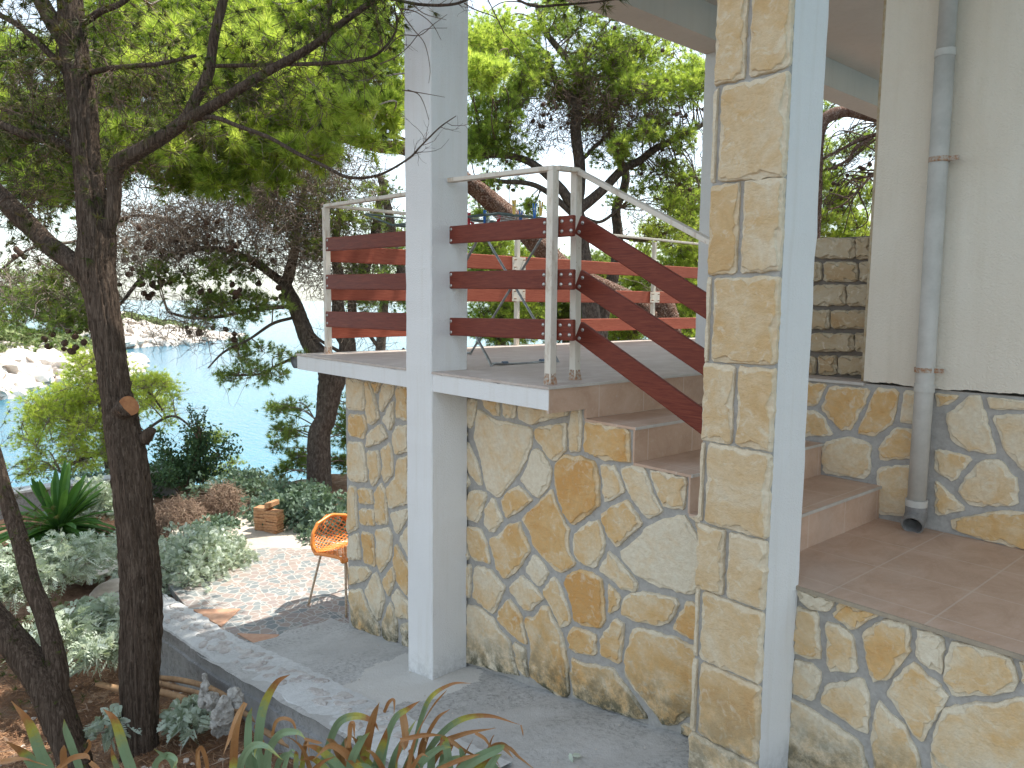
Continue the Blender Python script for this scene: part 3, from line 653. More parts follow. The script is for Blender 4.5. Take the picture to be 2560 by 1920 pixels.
# coursed stone wall at the end of the terrace
gw = thing('stone_wall', 'low wall of rough coursed stone blocks at the back of the terrace', 'wall', (-1.9, 3.95, -.38))
mb = MB(); k = .6027; rows = [(985, 1075, [(430, 555), (565, 730), (735, 800)]), (1085, 1170, [(440, 590), (600, 740), (750, 800)]), (1180, 1270, [(430, 545), (552, 690), (700, 800)]),
      (1285, 1365, [(430, 540), (548, 625), (632, 800)]), (1380, 1460, [(420, 535), (545, 725), (732, 800)]), (1475, 1555, [(420, 565), (580, 655), (662, 800)])]
YB = 3.90
for r, (ya, yb, cells) in enumerate(rows):
    for a, b in cells:
        p = [(a, yb-2), (b, yb-2), (b, ya+2), (a, ya+2)]; q = [PY(1700+x*k, y*k, YB) for x, y in p]
        q = [(v_[0], v_[2]) for v_ in q]; c = np.mean(q, 0); q = [(c+(np.array(z_)-c)*.985) for z_ in q]
        stone(mb, q, lambda a, b, h: (a, YB-h, b), (2. if r == 5 and b < 700 else .9+RW.uniform(-.3, .5))/3, RW, .03)
mb.obj('blocks', M_BSTONE, gw)
mb = MB(); tz = PY(2100, 594, YB)[2]; mb.box(-2.3, -1.66, YB, YB+.3, -.379, tz); mb.obj('core', m_simple('dark mortar', (.22, .19, .16), .95, .1, .3, bump=.7), gw)
# ---------------------------------------------------------------- railings
def bar(mb, a, b, wd, ht=None, up=(0, 0, 1)):
    a = np.asarray(a, float); b = np.asarray(b, float); d = nrm(b-a); up = (0, 1, 0) if abs(d[2]) > .9 else up; s = nrm(np.cross(d, up)); u = np.cross(s, d); ht = ht or wd
    mb.obox((a+b)/2, (b-a)/2, s*wd/2, u*ht/2)
def bolt(parent, c, nv, r=.0095):
    mb = MB(); nv = nrm(nv); a = nrm(np.cross(nv, (0, 0, 1))); b = np.cross(nv, a); V = []; t = np.linspace(0, 6.283, 10, endpoint=False)
    for rr, h in ((1, 0), (.85, .5), (.45, .85)): V += [c+nv*h*.006+(a*math.cos(q)+b*math.sin(q))*r*rr for q in t]
    f = [(i*10+j, i*10+(j+1) % 10, (i+1)*10+(j+1) % 10, (i+1)*10+j) for i in range(2) for j in range(10)]+[tuple(range(20, 30))]
    mb.add(V, f); return mb.obj('bolt', M_BOLT, parent, True)
def plank(parent, a, b, ht, th, nv, label=None, bolts=(), mat=None):
    mb = MB(); a = np.asarray(a, float); b = np.asarray(b, float); d = nrm(b-a); u = nrm(np.cross(nv, d)); u = u if u[2] > 0 else -u
    mb.obox((a+b)/2, (b-a)/2, np.asarray(nv)*th/2, u*ht/2); o = mb.obj('plank', mat or M_PLANK, parent, bevel=.006)
    for t, off in bolts: bolt(o, a+d*t+u*off+np.asarray(nv)*(th/2), nv)
    return o
NY = np.array([0, -1., 0]); NXp = np.array([1., 0, 0])
fr = thing('front_railing', 'cream metal railing with red planks along the terrace front', 'railing', (-3.7, 2.5, -.38))
PL = PZ(821, 884, -.38); PR = PZ(1375, 955, -.38); PR2 = PZ(1437, 949, -.38)
def post(parent, base, top, w_=.04):
    mb = MB(); bar(mb, base, top, w_); o = mb.obj('post', M_PAINT, parent, bevel=.003); mb = MB(); zz = np.linspace(0, .05, 5)
    rg = np.random.default_rng(int(abs(base[1]*100))); mb.tube([(base[0], base[1], base[2]+z) for z in zz], [.031, .028, .026, .0245, .0235], 12, .10)
    mb.obj('rust_flakes', M_RUST, o); return o
YRL = PL[1]
tL = np.array([PL[0], YRL, .655]); post(fr, PL, tL-[0, 0, .01])
PR = np.array([PY(1375, 958, 2.412)[0], 2.412, -.38]); YRR = PR[1]; tR = PY(1390, 420, YRR); post(fr, PR, [PR[0], PR[1], tR[2]-.01])
c1 = PY(1018, 487, YRL); mb = MB(); bar(mb, tL, PY(1030, 484, YRL), .042, .022); mb.obj('handrail', M_PAINT, fr, bevel=.003)
YRC = 2.43
mb = MB(); bar(mb, PY(1126, 451, YRC), tR, .042, .022); mb.obj('handrail', M_PAINT, fr, bevel=.003)
# planks: left section (816..1030 px) and right section (1122..1477 px)
for (ya, yb, yc, yd) in ((594.6, 628.5, 576.4, 615), (687, 723, 682.5, 726), (780, 815.7, 780.4, 829.8)):
    a0, a1 = PY(817, ya, YRL-.025), PY(817, yb, YRL-.025); b0, b1 = PY(1024, yc, YRL-.025), PY(1024, yd, YRL-.025)
    h = (a0[2]-a1[2]+b0[2]-b1[2])/2
    plank(fr, (a0+a1)/2, (b0+b1)/2, h, .022, NY, None, [(.03, .028), (.03, -.028)])
for (ya, yb, yc, yd) in ((566.6, 610, 537, 591), (678, 722.6, 674, 723.5), (794, 838.7, 799, 852)):
    ys_ = 2.447; a0, a1 = PY(1122, ya, ys_), PY(1122, yb, ys_); b0, b1 = PY(1436, yc, ys_), PY(1436, yd, ys_)
    h = (a0[2]-a1[2]+b0[2]-b1[2])/2; A_, B_ = (a0+a1)/2, (b0+b1)/2; Ln = np.linalg.norm(B_-A_)
    plank(fr, A_, B_, h, .022, NY, None, [(.035, .03), (.035, -.03), *[((PY(bx_, 690, ys_)[0]-A_[0]), o_) for bx_ in (1364, 1407, 1430) for o_ in (.022, -.022)]])
sr = thing('stair_railing', 'cream metal handrail with red planks sloping down the steps', 'railing', (-2.2, 2.58, -.5))
YS = 2.575; t2 = PY(1441, 430, PR2[1]); post(sr, PR2, t2)
mb = MB(); e2 = PY(1800, 618, 2.60); bar(mb, t2+[0, 0, .008], e2, .042, .022); bar(mb, tR, t2+[0, 0, .008], .042, .022); mb.obj('handrail', M_PAINT, sr, bevel=.003)
for (ya, yb, yc, yd) in ((532, 590, 745, 812), (668, 727, 888, 958), (798, 855, 1040, 1112)):
    a0, a1 = PY(1447, ya, YS), PY(1447, yb, YS); b0, b1 = PY(1788, yc, YS), PY(1788, yd, YS)
    h = abs((a0[2]-a1[2]+b0[2]-b1[2])/2)*.86
    plank(sr, (a0+a1)/2, (b0+b1)/2, h, .024, NY, None, [(.03, .02), (.03, -.025)])
br = thing('seaward_railing', 'sunlit cream railing with red planks along the sea side', 'railing', (-4.95, 5., -.38))
XB = -4.93
mb = MB(); bar(mb, PX(822, 514, XB), (XB, 11.5, .63), .04, .02); mb.obj('handrail', M_PAINT, br, bevel=.003)
for i, pxx in enumerate((1291, 1629)):
    b_ = PX(pxx, 860, XB); y_ = b_[1]; mb = MB(); bar(mb, (XB, y_, -.38), (XB, y_, .622), .036); po = mb.obj('post', M_PAINT, br, bevel=.003)
    for z_ in (.33, .06, -.215):
        mb = MB(); mb.box(XB+.022, XB+.027, y_-.075, y_+.075, z_-.055, z_+.055); pl_ = mb.obj('plate', M_PAINT, po)
        for sy_ in (-.05, .05):
            for sz_ in (-.032, .032): mb = MB(); mb.tube([(XB+.027, y_+sy_, z_+sz_), (XB+.052, y_+sy_, z_+sz_)], .0055, 8); mb.obj('bolt', M_RUST, pl_)
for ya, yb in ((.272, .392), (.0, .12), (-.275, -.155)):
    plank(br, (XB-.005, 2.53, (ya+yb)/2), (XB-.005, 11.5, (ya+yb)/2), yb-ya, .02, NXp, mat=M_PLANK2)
# gutter
g = thing('gutter', 'dark half round gutter under the sea side edge of the terrace', 'gutter', (-5.06, 2.4, -.45))
mb = MB(); V = []; t = np.linspace(math.pi*1.0, 2*math.pi, 10); Yg = [2.335, 2.35, 14.]
for y_ in Yg: V += [(-5.065+.062*math.cos(q), y_, -.415+.075*math.sin(q)) for q in t]+[(-5.065+.057*math.cos(q), y_, -.411+.070*math.sin(q)) for q in t[::-1]]
m_ = 20; f = [(i*m_+j, i*m_+(j+1) % m_, (i+1)*m_+(j+1) % m_, (i+1)*m_+j) for i in range(2) for j in range(m_)]+[tuple(range(10))]
mb.add(V, f); mb.obj('channel', M_GUT, g, True)
mb = MB(); mb.box(-5.0, -4.988, 2.34, 2.37, -.47, -.395); mb.obj('bracket', M_GUT, g)
# ---------------------------------------------------------------- drain pipe
dp = thing('drain_pipe', 'grey plastic drain pipe with rusty clamps on the cream wall', 'pipe', (-1.3, 3.65, -1.03))
cx, cy, r0 = -1.313, 3.625, .0385
mb = MB(); mb.tube([(cx-.012+(-.018)*0, cy, 3.), (cx-.01, cy, 1.09)], .036, 24); mb.tube([(cx-.01, cy, 1.09), (cx, cy, -.30), (cx, cy, -.92)], .039, 24); mb.obj('pipe', M_PVC, dp, True)
for z_, r_, h_ in ((1.088, .0415, .03), (-.372, .043, .035), (-.905, .0465, .03)):
    mb = MB(); mb.tube([(cx if z_ < 1 else cx-.01, cy, z_-h_/2), (cx if z_ < 1 else cx-.01, cy, z_+h_/2)], r_, 24); mb.obj('collar', M_PVC, dp)
for z_ in (.638, -.290):
    mb = MB(); mb.tube([(cx-.004, cy, z_-.011), (cx-.004, cy, z_+.011)], .0425, 24); mb.box(cx+.036, cx+.075, cy-.006, cy+.006, z_-.010, z_+.010); mb.box(cx-.01, cx+.01, cy+.03, 3.682, z_-.006, z_+.006); mb.obj('clamp', M_RUST, dp)
mb = MB(); c0 = np.array([cx, cy, -.90]); od = nrm((.15, -.85, -.40)); V = []; e = np.array([cx, cy, -.975])
mb.tube([(cx, cy, -.905), (cx, cy, -.94), tuple(e), tuple(e+od*.03)], [.0445, .0445, .0445, .044], 24, cap=False)
mb.tube([tuple(e-od*.03), tuple(e+od*.062)], .0475, 24, cap=False); mb.tube([tuple(e+od*.062), tuple(e-od*.02)], .0415, 24, cap=False)
n_ = 24; mb.tube([tuple(e+od*.0619), tuple(e+od*.062)], [.0475, .0415], 24, cap=False)
mb.obj('elbow', m_simple('grubby pvc', (.27, .26, .25), .6, c2=(.17, .16, .15), sc=20), dp)
mb = MB(); mb.tube([tuple(e-od*.022), tuple(e-od*.02)], .041, 20); mb.obj('inside', m_simple('dark bore', (.012, .01, .01), .9), dp)
# ---------------------------------------------------------------- kerb wall
kw = thing('kerb_wall', 'low grey concrete kerb wall set with flat stones beside the path', 'wall', (-4.3, 1.8, -2.7))
inner = [(-7.0, 1.66, -2.46), (-6.4, 1.76, -2.44), (-5.8, 1.84, -2.43), (-5.2, 1.90, -2.42), (-4.63, 1.955, -2.355), (-4.0, 1.95, -2.24), (-3.47, 1.935, -2.145), (-2.8, 1.93, -2.02), (-2.2, 1.93, -1.91)]
outer = [(-7.0, 1.42, -2.46), (-6.2, 1.50, -2.45), (-5.6, 1.585, -2.44), (-5.2, 1.63, -2.435), (-4.6, 1.66, -2.37), (-4.07, 1.662, -2.262), (-3.6, 1.655, -2.18), (-3.09, 1.645, -2.085), (-2.2, 1.63, -1.92)]
I_, O_ = spline(inner, 16), spline(outer, 16); rk = np.random.default_rng(8); nk = len(I_)
I_[:, 1] += rk.normal(0, .006, nk); O_[:, 1] += rk.normal(0, .002, nk)
Mi = I_*.67+O_*.33; Mo = I_*.33+O_*.67; Mi[:, 2] += .006+rk.normal(0, .003, nk); Mo[:, 2] += .006+rk.normal(0, .003, nk)
I2 = I_.copy(); I2[:, 2] -= .12; O1 = O_.copy(); O1[:, 2] -= .012; O1[:, 1] -= .008
mb = MB(); rows_ = [I2, I_, Mi, Mo, O_, O1]; V = np.concatenate(rows_); f = []
for r in range(5):
    for i in range(nk-1): f.append((r*nk+i, r*nk+i+1, (r+1)*nk+i+1, (r+1)*nk+i))
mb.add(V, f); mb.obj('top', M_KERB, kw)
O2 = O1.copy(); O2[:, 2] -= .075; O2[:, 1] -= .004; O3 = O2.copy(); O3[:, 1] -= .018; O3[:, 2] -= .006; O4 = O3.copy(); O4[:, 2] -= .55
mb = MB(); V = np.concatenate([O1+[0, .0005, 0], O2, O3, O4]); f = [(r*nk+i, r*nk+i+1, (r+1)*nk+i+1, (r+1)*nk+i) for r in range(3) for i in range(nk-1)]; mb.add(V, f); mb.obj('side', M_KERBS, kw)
mb = MB()
for q in range(90):
    t = rk.uniform(.12, .93); i = int(t*(nk-1)); s = rk.uniform(.2, .8); c = I_[i]*s+O_[i]*(1-s); a, b = rk.uniform(.03, .07), rk.uniform(.018, .035); ang = rk.uniform(-.5, .9)
    pts = [(c[0]+a*math.cos(ang)*math.cos(v_)-b*math.sin(ang)*math.sin(v_), c[1]+a*math.sin(ang)*math.cos(v_)+b*math.cos(ang)*math.sin(v_)) for v_ in np.linspace(0, 6.283, 7, endpoint=False)]
    sl_ = (I_[min(i+3, nk-1)][2]-I_[max(i-3, 0)][2])/(I_[min(i+3, nk-1)][0]-I_[max(i-3, 0)][0]+1e-6)
    stone(mb, pts, lambda x, y, h, c=c, sl_=sl_: (x, y, c[2]+.003+(x-c[0])*sl_+h*.7), .05, rk, .013, None, .012, .002)
mb.obj('set_stones', m_simple('pinkish flat stone', (.42, .37, .34), .9, .15, c2=(.60, .58, .55), sc=14, bump=.7), kw)
# low garden wall at the edge
lw = thing('garden_wall', 'low grey concrete wall at the seaward edge behind the yucca', 'wall', (-11.5, 2., -2.8))
mb = MB(); mb.obox((-11.2, 1.6, -2.72), (.09, .02, 0), (-.05, 1.7, 0), (0, 0, .25)); mb.obj('wall_body', m_concrete('weathered wall', (.30, .29, .28), (.38, .37, .36)), lw)
mb = MB(); mb.obox((-11.2, 1.6, -2.455), (.13, .02, 0), (-.05, 1.72, 0), (0, 0, .015)); mb.obj('coping', M_KERB, lw)
# ---------------------------------------------------------------- chair
ch = thing('chair', 'orange plastic shell chair with lattice back on the patio', 'chair', (-5.25, 2.85, -2.44))
fd = nrm((.968, .25, 0)); sd = np.array([-fd[1], fd[0], 0]); Cc = np.array([-5.292, 2.832, -2.442])
def cpos(f_, s_, z_): return Cc+fd*f_+sd*s_+np.array([0, 0, z_])
prof = spline([(.22, .425), (.19, .45), (.05, .445), (-.08, .435), (-.14, .45), (-.175, .50), (-.19, .57), (-.205, .665), (-.208, .70)], 8)
def halfw(z, f_):
    if f_ > -.11: return .225
    return float(np.interp(z, [.43, .52, .60, .665, .70], [.215, .225, .205, .15, .02]))
def curl(s, z, f_): k = (s/.225)**2; return (-.0*k, .025*k) if f_ > -.09 else (.075*k, 0)
def shellpt(i, s):       # s in -1..1
    f_, z_ = prof[i]; hw = halfw(z_, f_); a, b = curl(s*hw, z_, f_); bl = np.clip((-.05-f_)/.15, 0, 1)
    return cpos(f_+.06*(s**2)*bl, s*hw, z_+.022*(s**2)*(1-bl))
mb = MB(); npf = len(prof)
edgeL = [shellpt(i, -1) for i in range(npf)]; edgeR = [shellpt(i, 1) for i in range(npf)]
loop = edgeL+edgeR[::-1]+[edgeL[0]]; mb.tube(spline(loop, 3), .014, 8)
for side, s0, s1 in ((0, -1, -.80), (1, .80, 1)):
    for i in range(npf-1):
        q = [shellpt(i, s0), shellpt(i, s1), shellpt(i+1, s1), shellpt(i+1, s0)]; q2 = [p_+np.array([0, 0, -.004])-fd*.004 for p_ in q]
        mb.add(q+q2, [(0, 1, 2, 3), (7, 6, 5, 4), (0, 4, 5, 1), (2, 6, 7, 3)])
for i in list(range(0, 8))+list(range(26, 33))+list(range(npf-9, npf-1)):
    ss = np.linspace(-.82, .82, 9)
    for a, b in zip(ss[:-1], ss[1:]): 
        q = [shellpt(i, a), shellpt(i, b), shellpt(i+1, b), shellpt(i+1, a)]; q2 = [p_+np.array([0, 0, -.004])-fd*.004 for p_ in q]; mb.add(q+q2, [(0, 1, 2, 3), (7, 6, 5, 4)])
# lattice
nb = npf-1
def latt(u0, s0, du, ds, cnt):
    pts = []; u, s = u0, s0
    for _ in range(cnt):
        if s < -.85 or s > .85 or u < 2 or u > nb-2: break
        i = int(u); t = u-i; pts.append(shellpt(i, s)*(1-t)+shellpt(min(i+1, nb), s)*t); u += du; s += ds
    if len(pts) > 1: mb.tube(pts, .0038, 5)
for u0 in np.arange(-28, nb+28, 3.6):
    for sg in (1, -1):
        u, s = u0, -.83*sg; pts = []
        for _ in range(60):
            if 3 <= u <= nb-3: i = int(u); t = u-i; pts.append(shellpt(i, s)*(1-t)+shellpt(i+1, s)*t)
            u += .85; s += .058*sg
            if abs(s) > .84: break
        if len(pts) > 1: mb.tube(pts, .0044, 5)
mb.obj('seat_shell', M_ORANGE, ch, True)
for (f0, s0, f1, s1) in ((.14, -.12, .225, -.20), (-.13, -.12, -.19, -.22), (.14, .12, .21, .19), (-.13, .12, -.19, .22)):
    mb = MB(); mb.tube(spline([cpos(f0*.3, s0*.5, .425), cpos(f0*.9, s0*.95, .425), cpos(f0*1.05, s0*1.08, .40), cpos(f1, s1, 0)], 5), .0095, 10); mb.obj('leg', M_LEG, ch, True)
# ---------------------------------------------------------------- drying rack
rk_ = thing('drying_rack', 'folding metal clothes drying rack standing on the terrace', 'drying rack', (-3.6, 3.05, -.38))
xa, xb, y0_, y1_ = -3.42, -4.25, 2.80, 3.35; zt = .50
def uframe(xbm, xtp, ya, yb, name):
    p = [(xtp, ya, zt-.02), (xbm+(xtp-xbm)*.06, ya, -.30), (xbm, ya+.05, -.368), (xbm, yb-.05, -.368), (xbm+(xtp-xbm)*.06, yb, -.30), (xtp, yb, zt-.02)]
    mb = MB(); mb.tube(spline(p, 7), .0085, 10); mb.obj(name, M_STEEL, rk_, True)
uframe(xa, xb+.08, y0_, y1_, 'leg_frame'); uframe(xb, xa-.05, y0_+.03, y1_-.03, 'leg_frame')
mb = MB(); X0, X1 = -4.35, -3.33
loop = [(X0, y0_-.08, zt), (X1, y0_-.02, zt+.0), (X1, y1_+.02, zt), (X0, y1_+.05, zt), (X0, y0_-.08, zt)]
for a, b in zip(loop[:-1], loop[1:]): mb.tube([a, b], .008, 8)
mb.tube([(-3.7, y0_-.05, zt), (-3.7, y1_+.03, zt)], .008, 8); mb.tube([(X0, y0_-.08, zt), (X0-.35, y0_-.08, zt+.10)], .007, 8); mb.tube([(X0, y1_+.05, zt), (X0-.35, y1_+.05, zt+.10)], .007, 8); mb.tube([(X0-.35, y0_-.08, zt+.1), (X0-.35, y1_+.05, zt+.1)], .007, 8)
mb.obj('top_frame', m_simple('green coated tube', (.12, .17, .16), .4, .5, var=.3), rk_, True)
for i in range(11):
    y_ = y0_-.03+i*(y1_-y0_+.02)/10; mb = MB(); mb.tube([(X1, y_, zt+.002), (X0, y_, zt+.002)], .0022, 5); mb.obj('wire', M_STEEL, rk_)
for a_, b_ in ((y1_-.14, y1_-.10), (y0_+.10, y0_+.14)): mb = MB(); mb.tube([(xa, a_, -.368), (xa, b_, -.368)], .012, 8); mb.obj('foot_cap', m_simple('blue cap', (.12, .16, .22), .5), rk_)
cols = {'red': (.50, .03, .04), 'blue': (.03, .16, .50), 'yellow': (.75, .52, .12)}
pegs = [(1246, 'red', 'leaning red clothes peg near the middle of the rack', .36), (1285, 'yellow', 'yellow clothes peg standing above the blue ones', -.02), (1302, 'blue', 'blue clothes peg below the yellow one on the rack', 0), (1336, 'blue', 'blue clothes peg just left of the corner posts', 0), (1352, 'yellow', 'small yellow clothes peg beside the corner posts', .05), (1172, 'red', 'red clothes peg at the rack end beside the white column', 0), (1181, 'red', 'short red clothes peg leaning below the rack end by the column', -.5), (1212, 'blue', 'single blue clothes peg in the gap right of the column', 0)]
for k_, (pxx, cn, lab, lean) in enumerate(pegs):
    yy = y0_+(.02 if k_ % 2 else .18); c = PY(pxx, 545, yy); xx = c[0]; c = np.array([xx, yy, zt+(.03 if cn == 'yellow' else -.005)])
    e_ = thing('clothes_peg', lab, 'clothes peg', c, 'clothes pegs on the drying rack'); e_.rotation_euler = (0, lean, .3*k_)
    for sg in (-1, 1):
        mb = MB(); mb.obox((sg*.005, 0, 0), (.0035, 0, sg*.0), (0, .006, 0), (sg*.003, 0, .04)); me = mb.mesh('jaw'); me.materials.append(m_simple('peg '+cn, cols[cn], .4)); o_ = bpy.data.objects.new('jaw', me); COL.objects.link(o_); o_.parent = e_
    mb = MB(); mb.tube([(0, -.008, .01), (0, .008, .01)], .0055, 8); me = mb.mesh('spring'); me.materials.append(M_STEEL); o_ = bpy.data.objects.new('spring', me); COL.objects.link(o_); o_.parent = e_
# ---------------------------------------------------------------- bricks
rb = np.random.default_rng(14); bl = ['bottom', 'second', 'third', 'fourth', 'fifth', 'sixth', 'seventh', 'eighth']
def brick(c, ang, s, lab, tilt=0, grp='clay tiles stacked on the screed'):
    mb = MB(); mb.obox((0, 0, 0), (s[0]/2, 0, 0), (0, s[1]/2, 0), (0, 0, s[2]/2)); v = mb.v[0]; v += rb.normal(0, .0015, v.shape)
    me = mb.mesh('clay_tile'); me.materials.append(M_BRICK); o = bpy.data.objects.new('clay_tile', me); COL.objects.link(o); o.location = Vector([float(t) for t in c]); o.rotation_euler = (tilt, 0, ang)
    b = o.modifiers.new('b', 'BEVEL'); b.width = .003; b.segments = 1; setp(o, lab, 'tile', grp)
bb = PZ(683, 1334, -2.447)
for i in range(8): brick(bb+np.array([-.06, .04, .016+i*.0285])+rb.normal(0, .006, 3)*[1, 1, 0], math.radians(28)+rb.normal(0, .05), (.17, .12, .026), '%s clay tile from the ground in the front stack' % bl[i])
for i in range(7): brick(bb+np.array([-.20, -.02, .018+i*.036])+rb.normal(0, .005, 3)*[1, 1, 0], math.radians(36)+rb.normal(0, .04), (.16, .12, .033), '%s clay tile from the ground in the rear stack' % bl[i])
brick(bb+np.array([-.13, .05, .285]), math.radians(30), (.05, .19, .05), 'pale clay tile laid across the top of both stacks', 0)
# ---------------------------------------------------------------- trees
def l3(pts): return np.array([list(P(x, y, D))+[r*D/F] for x, y, D, r in pts])
def limb(mb, pts, sides=10, ridge=.05, n=8, seed=0, a=None, cap=True):
    q = spline(l3(pts), n); q[:, 3] = np.maximum(q[:, 3], .0008); mb.tube(q[:, :3], q[:, 3], sides, ridge, a, cap, seed); return q
def walk(rg, p, d, L, seg, wob, grav=0):
    pts = [p]; d = nrm(d)
    for i in range(seg): d = nrm(d+rg.normal(0, wob, 3)+np.array([0, 0, grav])); p = p+d*L/seg; pts.append(p)
    return np.array(pts), d
def needles(mb, C, Dr, k, L, wd, rg, spread=.75, tone=None):
    n = len(C); C = np.repeat(C, k, 0); Dr = np.repeat(Dr, k, 0); m = n*k
    d = Dr+rg.normal(0, spread, (m, 3)); d /= np.linalg.norm(d, axis=1)[:, None]
    s = rg.normal(0, 1, (m, 3)); s -= d*(s*d).sum(1)[:, None]; s /= np.linalg.norm(s, axis=1)[:, None]
    Ls = (L*rg.uniform(.6, 1.15, m))[:, None]; b = C+d*(L*.04)
    V = np.stack([b-s*wd/2, b+s*wd/2, b+d*Ls+np.array([0, 0, -.06])*Ls], 1).reshape(-1, 3)
    tn = np.repeat(tone if tone is not None else rg.uniform(0, 1, n), k)+rg.normal(0, .12, m)
    A = np.zeros((3*m, 4)); A[:, 1] = np.repeat(np.clip(tn, 0, 1), 3); mb.add(V, np.arange(3*m).reshape(m, 3), A)
def sticks(mb, A, B, w):
    A = np.asarray(A); B = np.asarray(B); n = len(A); d = B-A; r = RNG.normal(0, 1, (n, 3)); s = np.cross(d, r); s /= np.linalg.norm(s, axis=1)[:, None]+1e-9
    V = np.stack([A-s*w, A+s*w, B+s*w*.5, B-s*w*.5], 1).reshape(-1, 3); mb.add(V, np.arange(4*n).reshape(n, 4))
def cluster(tw, fo, c, r, rg, ntuft, L, wd, k=22, hub=None, nsub=9, spread=.52, twr=.0035, tone=.5, upb=.35):
    c = np.asarray(c); r = np.asarray(r)
    if hub is not None:
        mid = (hub+c)/2+np.array([0, 0, .12])*np.linalg.norm(c-hub)+rg.normal(0, .08, 3)*np.linalg.norm(c-hub)
        q = spline([hub, mid, c], 6); tw.tube(q, np.linspace(twr*3.4, twr*1.6, len(q)), 5)
    C = []; Dd = []; SA_ = []; SB_ = []
    for s in range(nsub):
        d = rg.normal(0, 1, 3); d[2] = d[2]*.8+.15; d = nrm(d); e = d*r*rg.uniform(.65, 1.05); p0 = c+rg.normal(0, .12, 3)*r
        q, dd = walk(rg, p0, e, np.linalg.norm(e), 5, .22, .04); tw.tube(q, np.linspace(twr*1.5, twr*.5, 6), 4, cap=False)
        m = max(2, ntuft//nsub)
        for j in range(m):
            t = rg.uniform(.25, 1)**.6*5; i = min(4, int(t)); p = q[i]+(q[i+1]-q[i])*(t-i); off = rg.normal(0, .36, 3)*r*rg.uniform(.2, 1)
            SA_.append(p); SB_.append(p+off)
            C.append(p+off); Dd.append(nrm(dd*.8+nrm(off)*.7+np.array([0, 0, upb])))
    sticks(tw, SA_, SB_, twr*.6)
    C = np.array(C); tn = np.clip(tone+rg.normal(0, .30, len(C)), 0, 1); needles(fo, C, np.array(Dd), k, L, wd, rg, spread, tn)
    return C
def twigmess(tw, c, r, n, rg, L=.5, rad=.003, grav=-.02, hubs=None):
    n = int(n*1.7); p = rg.normal(0, 1, (n, 3)); p /= np.linalg.norm(p, axis=1)[:, None]; p = c+p*r*(rg.uniform(0, 1, (n, 1))**.45)
    d = rg.normal(0, 1, (n, 3)); Ls = L*rg.uniform(.3, 1.2, (n, 1)); R0 = rad*rg.uniform(.5, 1.6, (n, 1)); pts = [p]
    for k in range(6):
        d = d/np.linalg.norm(d, axis=1)[:, None]+rg.normal(0, .38, (n, 3))+[0, 0, grav]; q = p+d/np.linalg.norm(d, axis=1)[:, None]*Ls/6
        for _ in range(2):
            rr = rg.normal(0, 1, (n, 3)); s = np.cross(q-p, rr); s /= np.linalg.norm(s, axis=1)[:, None]+1e-9; w0 = R0*(1-k/7.5); w1 = R0*(1-(k+1)/7.5)
            tw.add(np.stack([p-s*w0, p+s*w0, q+s*w1, q-s*w1], 1).reshape(-1, 3), np.arange(4*n).reshape(n, 4))
        p = q; pts.append(p)
    return np.concatenate(pts[3:])
CONE = None
def conemesh():
    global CONE
    if CONE: return CONE
    mb = MB(); V = []; f = []; n, m = 12, 9
    for i in range(m):
        t = i/(m-1); z = -1.15+2.3*t; r = math.sin(math.pi*min(1, .06+t*.9))**.7
        for j in range(n): a = 2*math.pi*(j+.5*(i % 2))/n; rr = r*(1+.16*((i+j) % 2)); V.append((rr*math.cos(a), rr*math.sin(a), z))
    for i in range(m-1):
        for j in range(n): f.append((i*n+j, i*n+(j+1) % n, (i+1)*n+(j+1) % n, (i+1)*n+j))
    f += [tuple(range(n))[::-1], tuple((m-1)*n+j for j in range(n))]; mb.add(V, f); CONE = mb.mesh('pine_cone'); CONE.materials.append(M_CONE); return CONE
def cones(parent, pts, rg, s=.02):
    base = wloc(parent)
    for p in pts:
        o = bpy.data.objects.new('pine_cone', conemesh()); COL.objects.link(o); o.parent = parent; o.location = Vector([float(v) for v in p])-base
        k = s*rg.uniform(.75, 1.25); o.scale = (k, k, k*1.15); o.rotation_euler = tuple(rg.uniform(-1.5, 1.5, 3))
def fingtwigs(mb, q, n, rg, L=.3, r=.0022, t0=.2, grav=0, out=None):
    for _ in range(n):
        i = int(rg.uniform(t0, .98)*(len(q)-1)); d = rg.normal(0, 1, 3); T = nrm(q[min(i+1, len(q)-1)][:3]-q[i-1][:3]); d = nrm(nrm(d-T*np.dot(d, T))+T*rg.uniform(.1, .9))
        w_, dd = walk(rg, q[i][:3]+d*q[i][3]*.8, d, L*rg.uniform(.4, 1.3), 6, .2, grav); mb.tube(w_, np.linspace(r, r*.35, 7), 4, cap=False)
        for _k in range(rg.integers(1, 4)): j = rg.integers(1, 6); w2, d2 = walk(rg, w_[j], nrm(dd+rg.normal(0, .7, 3)), L*.35, 3, .2, grav); mb.tube(w2, np.linspace(r*.6, r*.3, 4), 3, cap=False)
        if out is not None: out.append((w_[-1], dd)); out.append((w_[3], dd))
